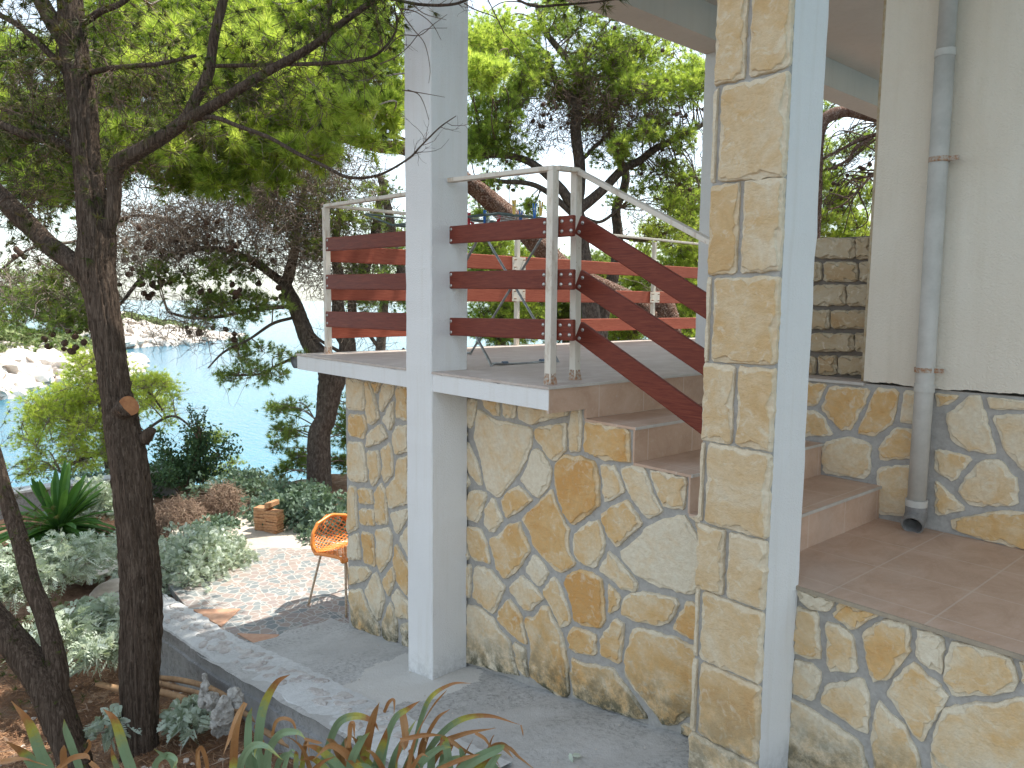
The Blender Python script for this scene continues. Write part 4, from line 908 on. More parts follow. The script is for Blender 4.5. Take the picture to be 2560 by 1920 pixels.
# --- juniper with the sawn stub in the foreground
rg = np.random.default_rng(31)
T1 = thing('juniper_tree', 'dark shaggy barked tree with a sawn off stub leaning in the left foreground', 'tree', P(350, 1885, 4.36))
mb = MB(); D = 4.36
main = limb(mb, [(349, 1960, 4.36, 52), (349, 1900, D, 44), (349, 1815, D, 40), (351, 1652, D, 46), (352, 1489, D, 47), (343, 1335, D, 42), (323, 1157, D, 42), (306, 1060, D, 39), (292, 994, D, 34), (276, 880, D, 34), (256, 750, D, 36), (240, 665, D, 42), (243, 600, D, 40), (232, 520, D, 35), (222, 444, D, 31), (214, 380, D, 30), (207, 265, D, 31), (193, 176, D, 32), (183, 88, D, 31), (176, 0, D, 27), (170, -160, D, 24)], 60, .075, 16, 1)
LT = []
for pts, n_, sd_ in (([(262, 600, D, 14), (280, 540, D-.02, 17), (285, 490, D-.03, 17), (286, 440, D-.05, 18), (300, 405, D-.08, 20), (353, 375, D-.12, 18), (410, 340, D-.16, 17), (463, 300, D-.2, 16), (490, 247, D-.22, 14), (519, 190, D-.25, 14), (530, 132, D-.27, 12), (538, 79, D-.3, 12), (556, 9, D-.3, 11), (575, -90, D-.3, 9)], 10, 2),
                 ([(440, 322, D-.18, 13), (485, 290, D-.25, 14), (530, 266, D-.3, 13), (572, 240, D-.35, 12), (661, 184, D-.42, 11), (776, 119, D-.5, 10), (845, 65, D-.55, 8), (935, 0, D-.6, 7), (1010, -60, D-.6, 6)], 10, 3),
                 ([(215, 690, D, 24), (180, 655, D, 24), (132, 620, D+.05, 23), (88, 577, D+.1, 23), (44, 535, D+.1, 24), (0, 490, D+.15, 23), (-80, 420, D+.2, 20)], 10, 4),
                 ([(200, 385, D, 15), (176, 372, D, 14), (132, 353, D, 12), (70, 340, D-.1, 11), (0, 311, D-.15, 10), (-80, 290, D-.2, 9)], 8, 5), ([(195, 365, D, 8), (160, 342, D, 7), (110, 322, D+.1, 6), (44, 287, D+.2, 6), (0, 271, D+.2, 5), (-50, 260, D, 4)], 8, 6),
                 ([(190, 150, D, 22), (163, 101, D, 21), (128, 48, D, 20), (101, 0, D, 18), (60, -80, D, 15)], 8, 7), ([(170, 175, D, 10), (140, 150, D, 9), (90, 100, D, 8), (40, 60, D, 7), (0, 38, D, 7), (-60, 10, D, 6)], 8, 8),
                 ([(225, 182, D, 7), (270, 172, D-.1, 7), (330, 165, D-.15, 6), (400, 159, D-.2, 5), (490, 139, D-.25, 4)], 8, 9), ([(536, 165, D-.26, 5), (600, 163, D-.3, 5), (671, 162, D-.4, 5), (796, 159, D-.5, 5), (880, 152, D-.55, 4), (945, 134, D-.6, 3.5), (990, 75, D-.6, 2.5), (985, 10, D-.6, 2)], 8, 10),
                 ([(205, 60, D, 9), (250, 30, D-.1, 8), (300, 10, D-.1, 7), (350, -30, D-.1, 6)], 6, 11), ([(240, 545, D, 12), (225, 525, D, 0.8)], 4, 12),
                 ([(480, 300, D-.2, 6), (532, 293, D-.3, 6), (597, 316, D-.4, 5.5), (671, 343, D-.5, 5), (746, 385, D-.6, 5), (806, 413, D-.65, 4.5), (870, 443, D-.7, 4), (945, 438, D-.72, 3.4), (1019, 398, D-.75, 2.8), (1054, 363, D-.76, 2.2), (1100, 318, D-.77, 1.8), (1140, 290, D-.77, 1)], 8, 13),
                 ([(826, -30, D-.5, 6), (824, 20, D-.52, 6), (822, 60, D-.53, 4), (812, 130, D-.53, 2), (800, 180, D-.53, 1.2)], 6, 14),
                 ([(900, -20, D-.6, 4), (1000, 2, D-.7, 4), (1060, 12, D-.72, 4), (1130, 11, D-.74, 3.6), (1175, -4, D-.74, 3), (1230, -30, D-.74, 2)], 8, 15), ([(1260, -20, D-.75, 3), (1330, 14, D-.8, 3.4), (1400, 12, D-.8, 3), (1480, 6, D-.8, 2.5), (1545, -2, D-.8, 1.5)], 8, 16)):
    LT.append(limb(mb, pts, 16 if pts[0][3] > 9 else 7, .05, n_, sd_))
# knot where the right limb bends
for _ in range(9): c = P(524+rg.normal(0, 5), 168+rg.normal(0, 7), D-.27); rockmesh(mb, c, np.full(3, .018), rg)
mb.obj('trunk', M_JUN, T1, True)
mb = MB(); sc_ = P(318, 1012, D-.09); limb(mb, [(300, 1035, D-.02, 26), (312, 1022, D-.06, 26), (320, 1016, D-.115, 25)], 22, .05, 4, 20); limb(mb, [(358, 1100, D, 16), (372, 1085, D-.03, 13), (382, 1075, D-.05, 9)], 12, .1, 4, 21); mb.obj('stub', M_JUN, T1, True)
mb = MB(); q_ = P(320.4, 1016, D-.1165); nv_ = nrm(np.array([1.0, -.34, .06])); a_ = nrm(np.cross(nv_, (0, 0, 1))); b_ = np.cross(nv_, a_)
V = [q_+nv_*.008]; 
for rr in (.35, .7, .97): V += [q_+nv_*(.008-.003*rr)+(a_*math.cos(t)+b_*math.sin(t))*.0585*rr*(1+.05*math.sin(3*t)) for t in np.linspace(0, 6.283, 24, endpoint=False)]
f = [(0, 1+i, 1+(i+1) % 24) for i in range(24)]+[(1+r*24+i, 1+(r+1)*24+i, 1+(r+1)*24+(i+1) % 24, 1+r*24+(i+1) % 24) for r in range(2) for i in range(24)]; mb.add(V, f); mb.obj('sawn_face', M_CUT, T1)
tw = MB(); tips = []
for q in [main[int(len(main)*.62):]]+LT[:10]: fingtwigs(tw, q, 34, rg, .34, .0022, .05, -.01, tips)
fingtwigs(tw, LT[11], 26, rg, .16, .0016, .3, 0); fingtwigs(tw, LT[1], 22, rg, .3, .002, .4, 0, tips); fingtwigs(tw, LT[8], 20, rg, .22, .0016, .3); fingtwigs(tw, LT[13], 12, rg, .14, .0016, .4); fingtwigs(tw, LT[14], 14, rg, .07, .0013, .3, 0, tips)
for pl in ([(990, 5), (1010, 40), (1035, 75), (1062, 110), (1075, 170), (1072, 208)], [(950, 160), (985, 145), (1020, 118), (1060, 75), (1118, 70)], [(960, 130), (1000, 90), (1050, 88), (1085, 60), (1118, 36)], [(1000, 22), (1040, 30), (1080, 60), (1103, 100)], [(1030, 10), (1062, 35), (1116, 50)], [(1160, 8), (1190, 25), (1240, 45), (1260, 80), (1300, 130), (1325, 178)], [(1215, -10), (1240, 40), (1262, 90)], [(1019, 225), (1045, 235), (1060, 260), (1072, 300)], [(1005, 225), (1050, 232), (1112, 243)]):
    q = spline([P(x, y, 3.62) for x, y in pl], 5); tw.tube(q, np.linspace(.0034, .0012, len(q)), 5)
# shaggy bark strips hanging on the trunk
for _ in range(420):
    i = rg.integers(8, int(len(main)*.7)); th = rg.uniform(0, 6.28); T = nrm(main[i+1][:3]-main[i][:3]); a_ = nrm(np.cross(T, (1, 0, 0))); b_ = np.cross(T, a_); o_ = a_*math.cos(th)+b_*math.sin(th)
    p0 = main[i][:3]+o_*main[i][3]*1.03; Ls = rg.uniform(.04, .16); p1 = p0-T*Ls*.5+o_*rg.uniform(.0, .004)+rg.normal(0, .004, 3); p2 = p0-T*Ls+o_*rg.uniform(.0, .012)+rg.normal(0, .01, 3); tw.tube([p0, p1, p2], [.0012, .0016, .0006], 3, cap=False)
for x_, y_, rx_, ry_, n_ in ((120, 250, 170, 200, 240), (380, 250, 200, 160, 200), (60, 520, 110, 110, 150), (700, 200, 220, 120, 120), (330, 470, 120, 90, 90)): twigmess(tw, P(x_, y_, 4.5), np.array([rx_*4.5/F, rx_*3/F, ry_*4.5/F]), n_, rg, .34, .0017)
tw.obj('twigs', M_TWIGD, T1)
fo = MB(); tipC = np.array([t[0] for t in tips]); tipD = np.array([t[1] for t in tips])
sel = rg.uniform(size=len(tipC)) < .8; needles(fo, tipC[sel], tipD[sel], 26, .055, .0042, rg, .5)
for q in LT[:8]+[main[-130:]]:
    n_ = 34; ii = rg.integers(0, len(q), n_); C = q[ii][:, :3]+rg.normal(0, .07, (n_, 3)); needles(fo, C, np.tile([0, 0, -.3], (n_, 1))+rg.normal(0, .5, (n_, 3)), 26, .06, .004, rg, .6)
fo.obj('foliage', M_JUNL, T1)
# --- second juniper, lower left
rg = np.random.default_rng(32); T2 = thing('juniper_tree', 'forked dark trunk leaning out of the lower left corner', 'tree', P(170, 1880, 4.1)); mb = MB(); D = 4.05
a1 = limb(mb, [(205, 1990, D, 48), (185, 1900, D, 36), (152, 1810, D, 38), (118, 1720, D, 40), (72, 1655, D, 37), (25, 1595, D, 34), (-40, 1520, D, 32), (-120, 1440, D, 30)], 34, .05, 12, 5)
a2 = limb(mb, [(130, 1780, D, 20), (143, 1700, D+.02, 25), (132, 1620, D+.03, 23), (108, 1530, D+.05, 21), (79, 1460, D+.05, 20), (52, 1360, D+.08, 19), (24, 1274, D+.1, 18), (6, 1200, D+.1, 14), (-14, 1120, D+.1, 12), (-60, 1000, D+.1, 10)], 26, .05, 10, 6)
mb.obj('trunk', M_JUN, T2, True); tw = MB(); tp = []; fingtwigs(tw, a1, 30, rg, .18, .0018, .1, 0, tp); fingtwigs(tw, a2, 34, rg, .2, .0018, .1, 0, tp)
tw.obj('twigs', M_TWIGD, T2); fo = MB(); C = np.array([t[0] for t in tp]); Dd = np.array([t[1] for t in tp]); needles(fo, C, Dd, 16, .035, .0032, rg, .6)
for q in (a1, a2): ii = rg.integers(0, len(q), 60); C = q[ii][:, :3]+rg.normal(0, .06, (60, 3)); needles(fo, C, rg.normal(0, 1, (60, 3)), 14, .03, .003, rg, .7)
fo.obj('foliage', M_JUNL, T2)
# --- pines
def pine(name, label, limbs, clus, base, seed, bark=M_PINEB, leaf=M_PINE, mess=(), ncone=30, L=.085, wd=.0055, k=22, conesz=.02, twm=M_TWIG, cat='tree', twr=.0035, coneregion=None, conegrp=None):
    rg = np.random.default_rng(seed); T = thing(name, label, cat, base); mb = MB(); Q = []
    for i, pts in enumerate(limbs): Q.append(limb(mb, pts, 18 if pts[0][3] > 14 else 9, .05, 8, seed*10+i))
    mb.obj('trunk', bark, T, True); allq = np.concatenate(Q)[:, :3]; tw = MB(); fo = MB(); CC = []
    for q in Q: fingtwigs(tw, q, 10, rg, .5, .0035, .35)
    for (x, y, D, rx, ry, nt, tone) in clus:
        c = P(x, y, D); r = np.array([rx*D/F, rx*D/F, ry*D/F]); h = allq[np.argmin(np.linalg.norm(allq-c, axis=1))]
        CC.append(cluster(tw, fo, c, r, rg, nt, L, wd, k, h, tone=tone, twr=twr))
    TP_ = [q[:, :3] for q in Q]
    for (x, y, D, rx, ry, n, Lm) in mess:
        TP_.append(twigmess(tw, P(x, y, D), np.array([rx*D/F, rx*D/F, ry*D/F]), n, rg, Lm, .0042))
    tw.obj('twigs', twm, T)
    if fo.n: fo.obj('foliage', leaf, T)
    if ncone:
        TA = np.concatenate(TP_+CC)
        if coneregion:
          pts = [P(rg.uniform(a, b), rg.uniform(c, d), rg.uniform(e, f_)) for a, b, c, d, e, f_, m in coneregion for _ in range(m)]
          def snap(p):
              v = p/np.linalg.norm(p); along = TA@v; off = np.linalg.norm(TA-along[:, None]*v, axis=1); i = np.argmin(off+np.where(along < 2, 99, 0)); return TA[i]
          pts = [snap(p)-[0, 0, conesz*.6] for p in pts]
        else: A_ = np.concatenate(CC); pts = A_[rg.integers(0, len(A_), ncone)]
        cones(T, pts, rg, conesz)
    return T
rgn = np.random.default_rng(77)
def fill(x0, x1, y0, y1, D0, D1, n, r, nt, tone, tj=.12):
    nt = int(nt*1.45); n = int(n*1.75)
    return [(rgn.uniform(x0, x1), rgn.uniform(y0, y1), rgn.uniform(D0, D1), r*rgn.uniform(.7, 1.25), r*rgn.uniform(.55, .95), nt, float(np.clip(tone+rgn.normal(0, tj), 0, 1))) for _ in range(n)]
def UNP(p): p = np.asarray(p, float); D = p@FW; return 1280+F*(p@RT)/D, 960-F*(p@UP)/D, D
KERB_SHADE = []  # extra unseen foliage added above the frame to shade the kerb
for _ in range(26):
    x_, y_, D_ = UNP((rgn.uniform(-6.2, -4.55), rgn.uniform(3.95, 4.6), rgn.uniform(3.2, 4.0))); KERB_SHADE.append((x_, y_, D_, 95, 80, 90, .5))
# leaning pine behind the terrace whose crown hangs over the sea view
pine('leaning_pine', 'big pine with a thick reddish trunk leaning left behind the terrace railing', [
    [(1668, 1010, 9.2, 40), (1668, 880, 9.2, 36), (1666, 800, 9.2, 34), (1650, 745, 9.2, 26), (1640, 715, 9.2, 8)],
    [(1655, 830, 9.2, 26), (1590, 762, 9.1, 24), (1500, 716, 9, 22), (1420, 680, 8.8, 24), (1365, 632, 8.7, 26), (1320, 585, 8.6, 27), (1270, 540, 8.5, 26), (1225, 500, 8.4, 24), (1178, 462, 8.3, 22), (1100, 412, 8.2, 20), (1015, 372, 8, 17), (950, 366, 7.9, 15), (890, 352, 7.8, 13), (800, 330, 7.7, 12), (700, 300, 7.6, 11), (600, 240, 7.5, 10), (480, 150, 7.4, 9), (380, 30, 7.3, 8), (300, -80, 7.2, 7)],
    [(1018, 350, 7.9, 4), (960, 335, 7.8, 5), (900, 345, 7.8, 5), (850, 300, 7.7, 4), (780, 280, 7.6, 3)], [(800, 330, 7.7, 8), (820, 240, 7.7, 8), (860, 130, 7.7, 7), (880, 20, 7.7, 6)], [(600, 240, 7.5, 8), (620, 130, 7.5, 7), (680, 20, 7.6, 6), (720, -60, 7.6, 5)], [(480, 150, 7.4, 8), (330, 170, 7.3, 7), (180, 140, 7.2, 6), (40, 170, 7.1, 5), (-60, 150, 7, 4)], [(650, 270, 7.5, 7), (560, 330, 7.4, 6), (430, 350, 7.3, 6), (280, 370, 7.2, 5), (100, 400, 7.1, 5), (-40, 420, 7, 4)]],
    fill(520, 980, 60, 380, 5.7, 6.4, 9, 46, 40, .97)+fill(150, 520, 40, 400, 5.8, 6.5, 7, 44, 34, .9)+fill(500, 1010, -40, 270, 6.9, 9., 50, 76, 66, .8)+fill(200, 520, -40, 430, 6.6, 8.4, 38, 74, 70, .5)+fill(-40, 220, 60, 520, 6.6, 7.4, 22, 66, 60, .4)+fill(560, 800, 280, 400, 6.8, 7.4, 10, 60, 70, .85)+fill(830, 1015, 230, 330, 7., 7.6, 6, 46, 50, .7)+fill(350, 700, 400, 470, 6.9, 7.6, 10, 46, 40, .5)+KERB_SHADE,
    P(1668, 960, 9.2), 41, M_PINER, M_PINE, [(700, 340, 7.6, 250, 80, 420, .5), (300, 280, 7.2, 260, 200, 420, .5), (750, 150, 7.8, 250, 150, 260, .5)], 16, .105, .0078, 26, .022, coneregion=[(360, 440, 30, 60, 6.6, 6.7, 3), (280, 300, 120, 150, 6.5, 6.6, 1), (600, 700, 360, 420, 6.8, 6.9, 4), (1210, 1240, 110, 160, 7.5, 7.6, 3), (720, 760, 220, 250, 6.8, 7, 2)])
# twin stemmed pine by the terrace corner
pine('twin_pine', 'dark twisted pine forking beside the terrace corner above the sea', [
    [(800, 1290, 11, 34), (797, 1200, 11, 30), (796, 1148, 11, 29), (799, 1085, 11, 27), (814, 1049, 11, 25), (820, 1012, 11, 26), (826, 976, 11, 29), (832, 940, 11, 34), (815, 905, 11, 28), (790, 880, 11, 23), (768, 845, 11, 21), (750, 800, 11, 19), (735, 760, 11, 18), (715, 715, 11, 15), (722, 688, 11, 14), (738, 620, 11, 11), (745, 560, 11, 9), (760, 470, 11, 7)],
    [(838, 945, 11, 25), (862, 905, 11.1, 22), (868, 860, 11.1, 21), (853, 826, 11.1, 20), (845, 760, 11.1, 15), (848, 700, 11.1, 13), (838, 620, 11.1, 10), (850, 520, 11.1, 8)],
    [(860, 835, 11.1, 16), (880, 790, 11.1, 12), (882, 747, 11.1, 11), (908, 690, 11.1, 13), (920, 644, 11.1, 12), (940, 574, 11.1, 11), (946, 520, 11.1, 10), (965, 450, 11.1, 8)],
    [(890, 720, 11.2, 9), (985, 730, 11.3, 12), (1003, 675, 11.3, 12), (985, 630, 11.3, 11), (977, 565, 11.3, 11), (968, 512, 11.3, 10), (950, 440, 11.3, 8)],
    [(715, 715, 11, 12), (694, 697, 11, 11), (632, 653, 10.9, 10), (566, 627, 10.8, 8), (500, 622, 10.7, 7), (420, 640, 10.6, 6), (350, 700, 10.6, 5), (300, 760, 10.5, 4), (240, 800, 10.5, 3)],
    [(735, 765, 11, 6), (680, 770, 10.8, 5.5), (620, 775, 10.7, 5), (560, 790, 10.6, 4.5), (480, 795, 10.5, 4), (420, 780, 10.4, 3)], [(730, 795, 11, 4), (680, 810, 10.7, 4), (620, 850, 10.5, 3.4), (560, 880, 10.4, 3), (520, 920, 10.3, 2)], [(745, 890, 11, 4), (700, 910, 10.8, 3.6), (650, 935, 10.6, 3), (590, 938, 10.5, 2.4), (540, 940, 10.4, 1.6)],
    [(900, 800, 11.1, 5), (940, 860, 11, 5), (985, 905, 10.9, 4), (1010, 870, 10.9, 3)], [(850, 880, 11, 5), (800, 850, 10.9, 4), (770, 820, 10.9, 3)], [(500, 622, 10.7, 6), (430, 560, 10.6, 5), (330, 540, 10.5, 4), (200, 600, 10.4, 4), (80, 620, 10.3, 3), (-30, 700, 10.3, 3)]],
    fill(330, 640, 640, 720, 10, 11, 7, 42, 34, .35)+fill(470, 720, 740, 800, 10.2, 11, 9, 40, 34, .55)+fill(590, 760, 860, 960, 10.3, 10.9, 7, 34, 30, .7)+fill(740, 880, 500, 640, 10.4, 11, 7, 36, 28, .7)+fill(860, 1010, 640, 760, 10.8, 11.6, 8, 38, 30, .45)+fill(620, 980, 440, 560, 10.4, 11, 12, 44, 28, .4)+fill(-20, 260, 680, 850, 9.6, 10.6, 16, 48, 44, .45)+fill(520, 640, 930, 950, 10.3, 10.5, 2, 26, 22, .7)+fill(680, 760, 1000, 1190, 11, 11.6, 9, 34, 34, .6)+fill(840, 880, 960, 1180, 11.4, 12, 6, 34, 34, .4),
    P(800, 1200, 11), 42, M_PINEB, M_PINED, [(660, 520, 10.8, 230, 180, 3600, .5), (800, 640, 10.9, 110, 110, 700, .45), (400, 600, 10.6, 200, 100, 1900, .45), (180, 720, 10.2, 200, 110, 900, .4), (480, 800, 10.5, 150, 70, 260, .5), (740, 420, 10.6, 230, 80, 1100, .45), (900, 780, 11, 90, 110, 160, .4), (920, 560, 11, 90, 120, 300, .4)], 95, .085, .0075, 20, .034,
    coneregion=[(300, 600, 540, 740, 10.2, 10.6, 92), (90, 260, 820, 920, 9.4, 9.8, 20), (560, 700, 560, 760, 10.4, 10.6, 14), (440, 640, 800, 870, 10.2, 10.4, 10), (0, 140, 600, 690, 9.6, 9.9, 7)])
# pine framed by the terrace
pine('umbrella_pine', 'dark branching pine framed between the white column and the stone pillar', [
    [(1500, 1010, 12, 26), (1492, 900, 12, 24), (1480, 800, 12, 23), (1468, 720, 12, 21), (1458, 640, 12, 19), (1450, 570, 12, 19), (1440, 520, 12, 18), (1448, 470, 12, 15), (1448, 407, 12, 14), (1439, 326, 12, 13), (1443, 264, 12, 12), (1419, 236, 12, 10), (1390, 203, 12, 9), (1366, 130, 12, 7)],
    [(1440, 525, 12, 14), (1420, 498, 12, 13), (1399, 468, 12, 12), (1346, 419, 12, 10), (1301, 395, 12, 9), (1244, 387, 12, 8), (1175, 390, 12, 7), (1080, 370, 12, 6)], [(1432, 535, 12, 8), (1374, 484, 12, 7), (1326, 460, 12, 6), (1260, 454, 12, 5.5), (1195, 448, 12, 5), (1150, 455, 12, 4)],
    [(1456, 260, 12, 9), (1452, 203, 12, 9), (1407, 134, 12, 8), (1366, 81, 12, 7), (1340, 10, 12, 5)], [(1460, 395, 12, 5), (1488, 366, 12, 5), (1521, 338, 12, 4)], [(1448, 525, 12, 13), (1509, 472, 12, 12), (1557, 423, 12, 11), (1598, 403, 12, 10), (1635, 374, 12, 9), (1700, 340, 12, 7), (1780, 300, 12, 5)], [(1452, 540, 12, 4), (1500, 555, 12, 4), (1550, 520, 12, 3)]],
    fill(1175, 1360, 60, 240, 11, 12.5, 16, 58, 60, .85)+fill(1175, 1310, 240, 400, 11, 12.5, 14, 46, 46, .5)+fill(1500, 1760, 400, 540, 11.5, 13, 9, 36, 28, .4)+fill(1180, 1420, 440, 560, 11.5, 13.5, 8, 34, 24, .6)+fill(1340, 1640, 0, 180, 11, 13, 15, 54, 44, .4)+fill(1540, 1770, 130, 250, 11, 12.5, 14, 54, 60, .7)+fill(1380, 1560, 170, 260, 11.5, 12.5, 10, 46, 44, .4)+fill(1600, 1760, 300, 360, 11, 12, 5, 40, 40, .75)+fill(1540, 1580, 330, 400, 11, 12, 3, 24, 26, .8)+fill(1180, 1250, 150, 200, 9, 10, 4, 44, 70, .95)+fill(1640, 1770, 470, 560, 11.5, 12.5, 4, 30, 24, .5),
    P(1495, 960, 12), 43, M_PINEB, M_PINE, [(1450, 290, 12, 230, 80, 1000, .5), (1600, 320, 12, 170, 100, 900, .45), (1280, 350, 12, 110, 90, 260, .4), (1680, 450, 12, 110, 90, 380, .45), (1500, 150, 12, 200, 90, 500, .4)], 90, .10, .0085, 24, .026, M_TWIGD,
    coneregion=[(1330, 1480, 240, 330, 11.5, 12, 22), (1560, 1760, 270, 480, 11.5, 12, 38), (1200, 1420, 400, 520, 11.5, 12, 14), (1500, 1700, 60, 200, 11, 11.4, 14)])
pine('slender_pine', 'slender winding pine just right of the umbrella pine', [
    [(1490, 1020, 13, 24), (1496, 900, 13, 20), (1505, 800, 13, 16), (1528, 710, 13, 15), (1542, 650, 13, 14), (1545, 582, 13, 13), (1541, 521, 13, 12), (1561, 468, 13, 11), (1563, 427, 13, 10), (1541, 387, 13, 9), (1529, 338, 13, 8), (1525, 264, 13, 7), (1540, 180, 13, 5)], [(1548, 590, 13, 6), (1620, 600, 13, 5), (1700, 560, 13, 4), (1740, 500, 13, 3)]],
    fill(1480, 1560, 240, 330, 12.5, 13.5, 6, 44, 44, .6)+fill(1600, 1730, 560, 620, 12.5, 13.5, 5, 40, 38, .8)+fill(1470, 1530, 650, 700, 12.5, 13.5, 3, 26, 26, .7), P(1495, 960, 13), 44, M_PINEB, M_PINE, [(1640, 560, 13, 130, 80, 300, .4)], 14, .095, .0068, 20, .026, M_TWIGD)
# lower bank trees seen through the railing
for i, (x0, x1, y0, y1, D0, D1, n, tone, lab) in enumerate(((1170, 1330, 590, 850, 13, 15, 22, .45, 'bushy green pine seen through the railing behind the drying rack'), (1330, 1500, 640, 860, 14, 16, 20, .35, 'shaded green pine behind the two corner posts'), (1510, 1650, 640, 870, 15, 17, 16, .65, 'pale green pine behind the sloping planks'), (1660, 1800, 470, 850, 14, 16, 26, .8, 'bright yellow green pine behind the far white column'), (880, 1020, 560, 760, 15, 17, 7, .4, 'wispy pine showing between planks left of the column'))):
    xc = (x0+x1)/2; pine('bank_pine', lab, [[(xc, 1150, D0+1, 16), (xc, 900, D0+1, 13), (xc+12, 700, D0+1, 10), (xc-8, y0, D0+1, 6)]], fill(x0, x1, y0, y1, D0, D1, int(n*1.8), 56, 60, tone), P(xc, 1150, D0+1), 50+i, M_PINEB, M_PINE if tone > .4 else M_PINED, (), 0, .10, .0078, 22, twm=M_TWIGD)
pine('red_limbed_pine', 'pine with a bent red limb seen between pillar and cream wall', [
    [(2046, 700, 10, 12), (2040, 600, 10, 11), (2045, 500, 10, 10), (2047, 420, 10, 10), (2048, 350, 10, 12), (2058, 305, 10, 15), (2085, 284, 10, 16), (2120, 280, 10, 13), (2160, 290, 10, 11), (2220, 304, 10, 9), (2300, 320, 10, 8)], [(2220, 330, 10, 5), (2160, 345, 10, 5), (2110, 370, 10, 4), (2050, 400, 10, 3.5)], [(2180, 345, 10, 5), (2140, 370, 10, 5), (2120, 400, 10, 4), (2070, 425, 10, 3)], [(2200, 420, 10, 2.5), (2150, 470, 10, 2.5), (2110, 510, 10, 2.2), (2070, 525, 10, 1.6)]],
    fill(2040, 2200, 440, 620, 11, 12.5, 18, 42, 50, .8)+fill(2040, 2200, 310, 430, 11, 12.5, 9, 34, 30, .4)+fill(2030, 2100, 240, 300, 10.5, 11.5, 3, 30, 26, .3), P(2046, 700, 10), 61, M_PINER, M_PINE, [(2120, 400, 10.5, 80, 90, 90, .35)], 34, .09, .006, 22, .024, M_TWIGD, coneregion=[(2052, 2100, 400, 480, 10, 10.2, 12), (2090, 2180, 380, 440, 10, 10.2, 10), (2080, 2150, 460, 530, 10, 10.2, 12)])
# yellow-green young pine and bush above the sea
pine('young_pine', 'sunlit yellow green young pine above the sea behind the yucca', [[(290, 1250, 11.5, 10), (270, 1150, 11.5, 9), (262, 1050, 11.5, 8), (240, 960, 11.5, 6), (230, 880, 11.5, 4)], [(265, 1080, 11.5, 5), (200, 1060, 11.5, 4), (130, 1040, 11.5, 3), (70, 1040, 11.5, 2)], [(262, 1020, 11.5, 5), (320, 960, 11.5, 4), (370, 980, 11.5, 3), (410, 1030, 11.5, 2)], [(270, 1130, 11.5, 5), (200, 1150, 11.5, 4), (150, 1180, 11.5, 3)], [(265, 1100, 11.5, 5), (340, 1090, 11.5, 4), (430, 1040, 11.3, 3), (500, 1090, 11.3, 2)]],
    fill(60, 290, 1000, 1190, 11, 12, 34, 42, 40, .8)+fill(170, 290, 890, 1010, 11.2, 12, 14, 36, 36, .85)+fill(320, 440, 940, 1060, 11, 12, 14, 36, 34, .9)+fill(90, 200, 960, 1060, 11, 12, 8, 36, 34, .9)+fill(490, 550, 1060, 1120, 11, 11.5, 3, 26, 24, .8)+fill(500, 580, 1150, 1200, 11, 11.5, 3, 28, 24, .7), P(290, 1250, 11.5), 62, M_PINEB, M_YPINE, [(250, 1100, 11.5, 140, 90, 160, .35)], 0, .075, .0062, 20)
def leafbush(name, label, px_, py_, D, rx, ry, n, size, mat, seed, cat='bush', stems=24, sq=.5):
    rg = np.random.default_rng(seed); c = P(px_, py_, D); r = np.array([rx, rx, ry])*D/F; T = thing(name, label, cat, c-np.array([0, 0, r[2]])); tw = MB(); fo = MB(); C = []
    b = c-np.array([0, 0, r[2]])
    for _ in range(stems):
        e = rg.normal(0, 1, 3); e[2] = abs(e[2])*.9; e = nrm(e)*r*rg.uniform(.6, 1.05)+c; q, dd = walk(rg, b+rg.normal(0, .15, 3)*r*[1, 1, 0], e-b, np.linalg.norm(e-b), 7, .14, .03); tw.tube(q, np.linspace(.008, .002, 8), 5)
        for _k in range(n//stems): t = rg.uniform(1.5, 7); i = min(6, int(t)); C.append(q[i]+(q[i+1]-q[i])*(t-i)+rg.normal(0, .11, 3)*r)
    tw.obj('stems', M_TWIGD, T); leafquads(fo, np.array(C), size, rg, flat=sq); fo.obj('foliage', mat, T); return T
leafbush('mastic_bush', 'dark green leafy bush behind the sawn trunk above the sea', 470, 1130, 10.6, 95, 95, 5200, .028, M_BUSH, 63)
leafbush('mastic_bush', 'tall thin dark sprig standing against the sea', 492, 1040, 10.4, 26, 55, 260, .022, M_BUSH, 64, stems=7)
leafbush('mastic_bush', 'low dark green growth beneath the young pine', 370, 1220, 11., 110, 55, 3000, .03, M_BUSH, 65)
# ---------------------------------------------------------------- shrubs
def pinnate(mb, C, Dr, L, rg, wl=.34, lobes=5, wd=.006, droop=.35):
    n = len(C); d = Dr/np.linalg.norm(Dr, axis=1)[:, None]; s = rg.normal(0, 1, (n, 3)); s -= d*(s*d).sum(1)[:, None]; s /= np.linalg.norm(s, axis=1)[:, None]
    Ls = L*rg.uniform(.6, 1.25, n)[:, None]; tone = np.clip(rg.uniform(.15, 1, n)+rg.normal(0, .1, n), 0, 1); vs = []; dn = np.array([0, 0, -1.])
    def at(t): return C+d*Ls*t+dn*droop*Ls*t*t
    def quad(a, b, w_, sd_): m_ = (a+b)/2; vs.append(np.stack([a, m_+sd_*w_, b, m_-sd_*w_], 1))
    quad(at(0), at(1), wd*.9, s)
    for i in range(lobes):
        t = .2+.75*i/lobes; ln = wl*Ls*math.sin(math.pi*(.25+.65*(i+.5)/lobes))
        for sg in (1, -1): a = at(t); quad(a, a+(s*sg*.85+d*.6)*ln+dn*ln*.15, wd, d*.8-s*sg*.5)
    V = np.stack(vs, 1); k = V.shape[1]; V = V.reshape(-1, 3); A = np.zeros((len(V), 4)); A[:, 1] = np.repeat(tone, k*4)
    mb.add(V, np.arange(len(V)).reshape(-1, 4), A)
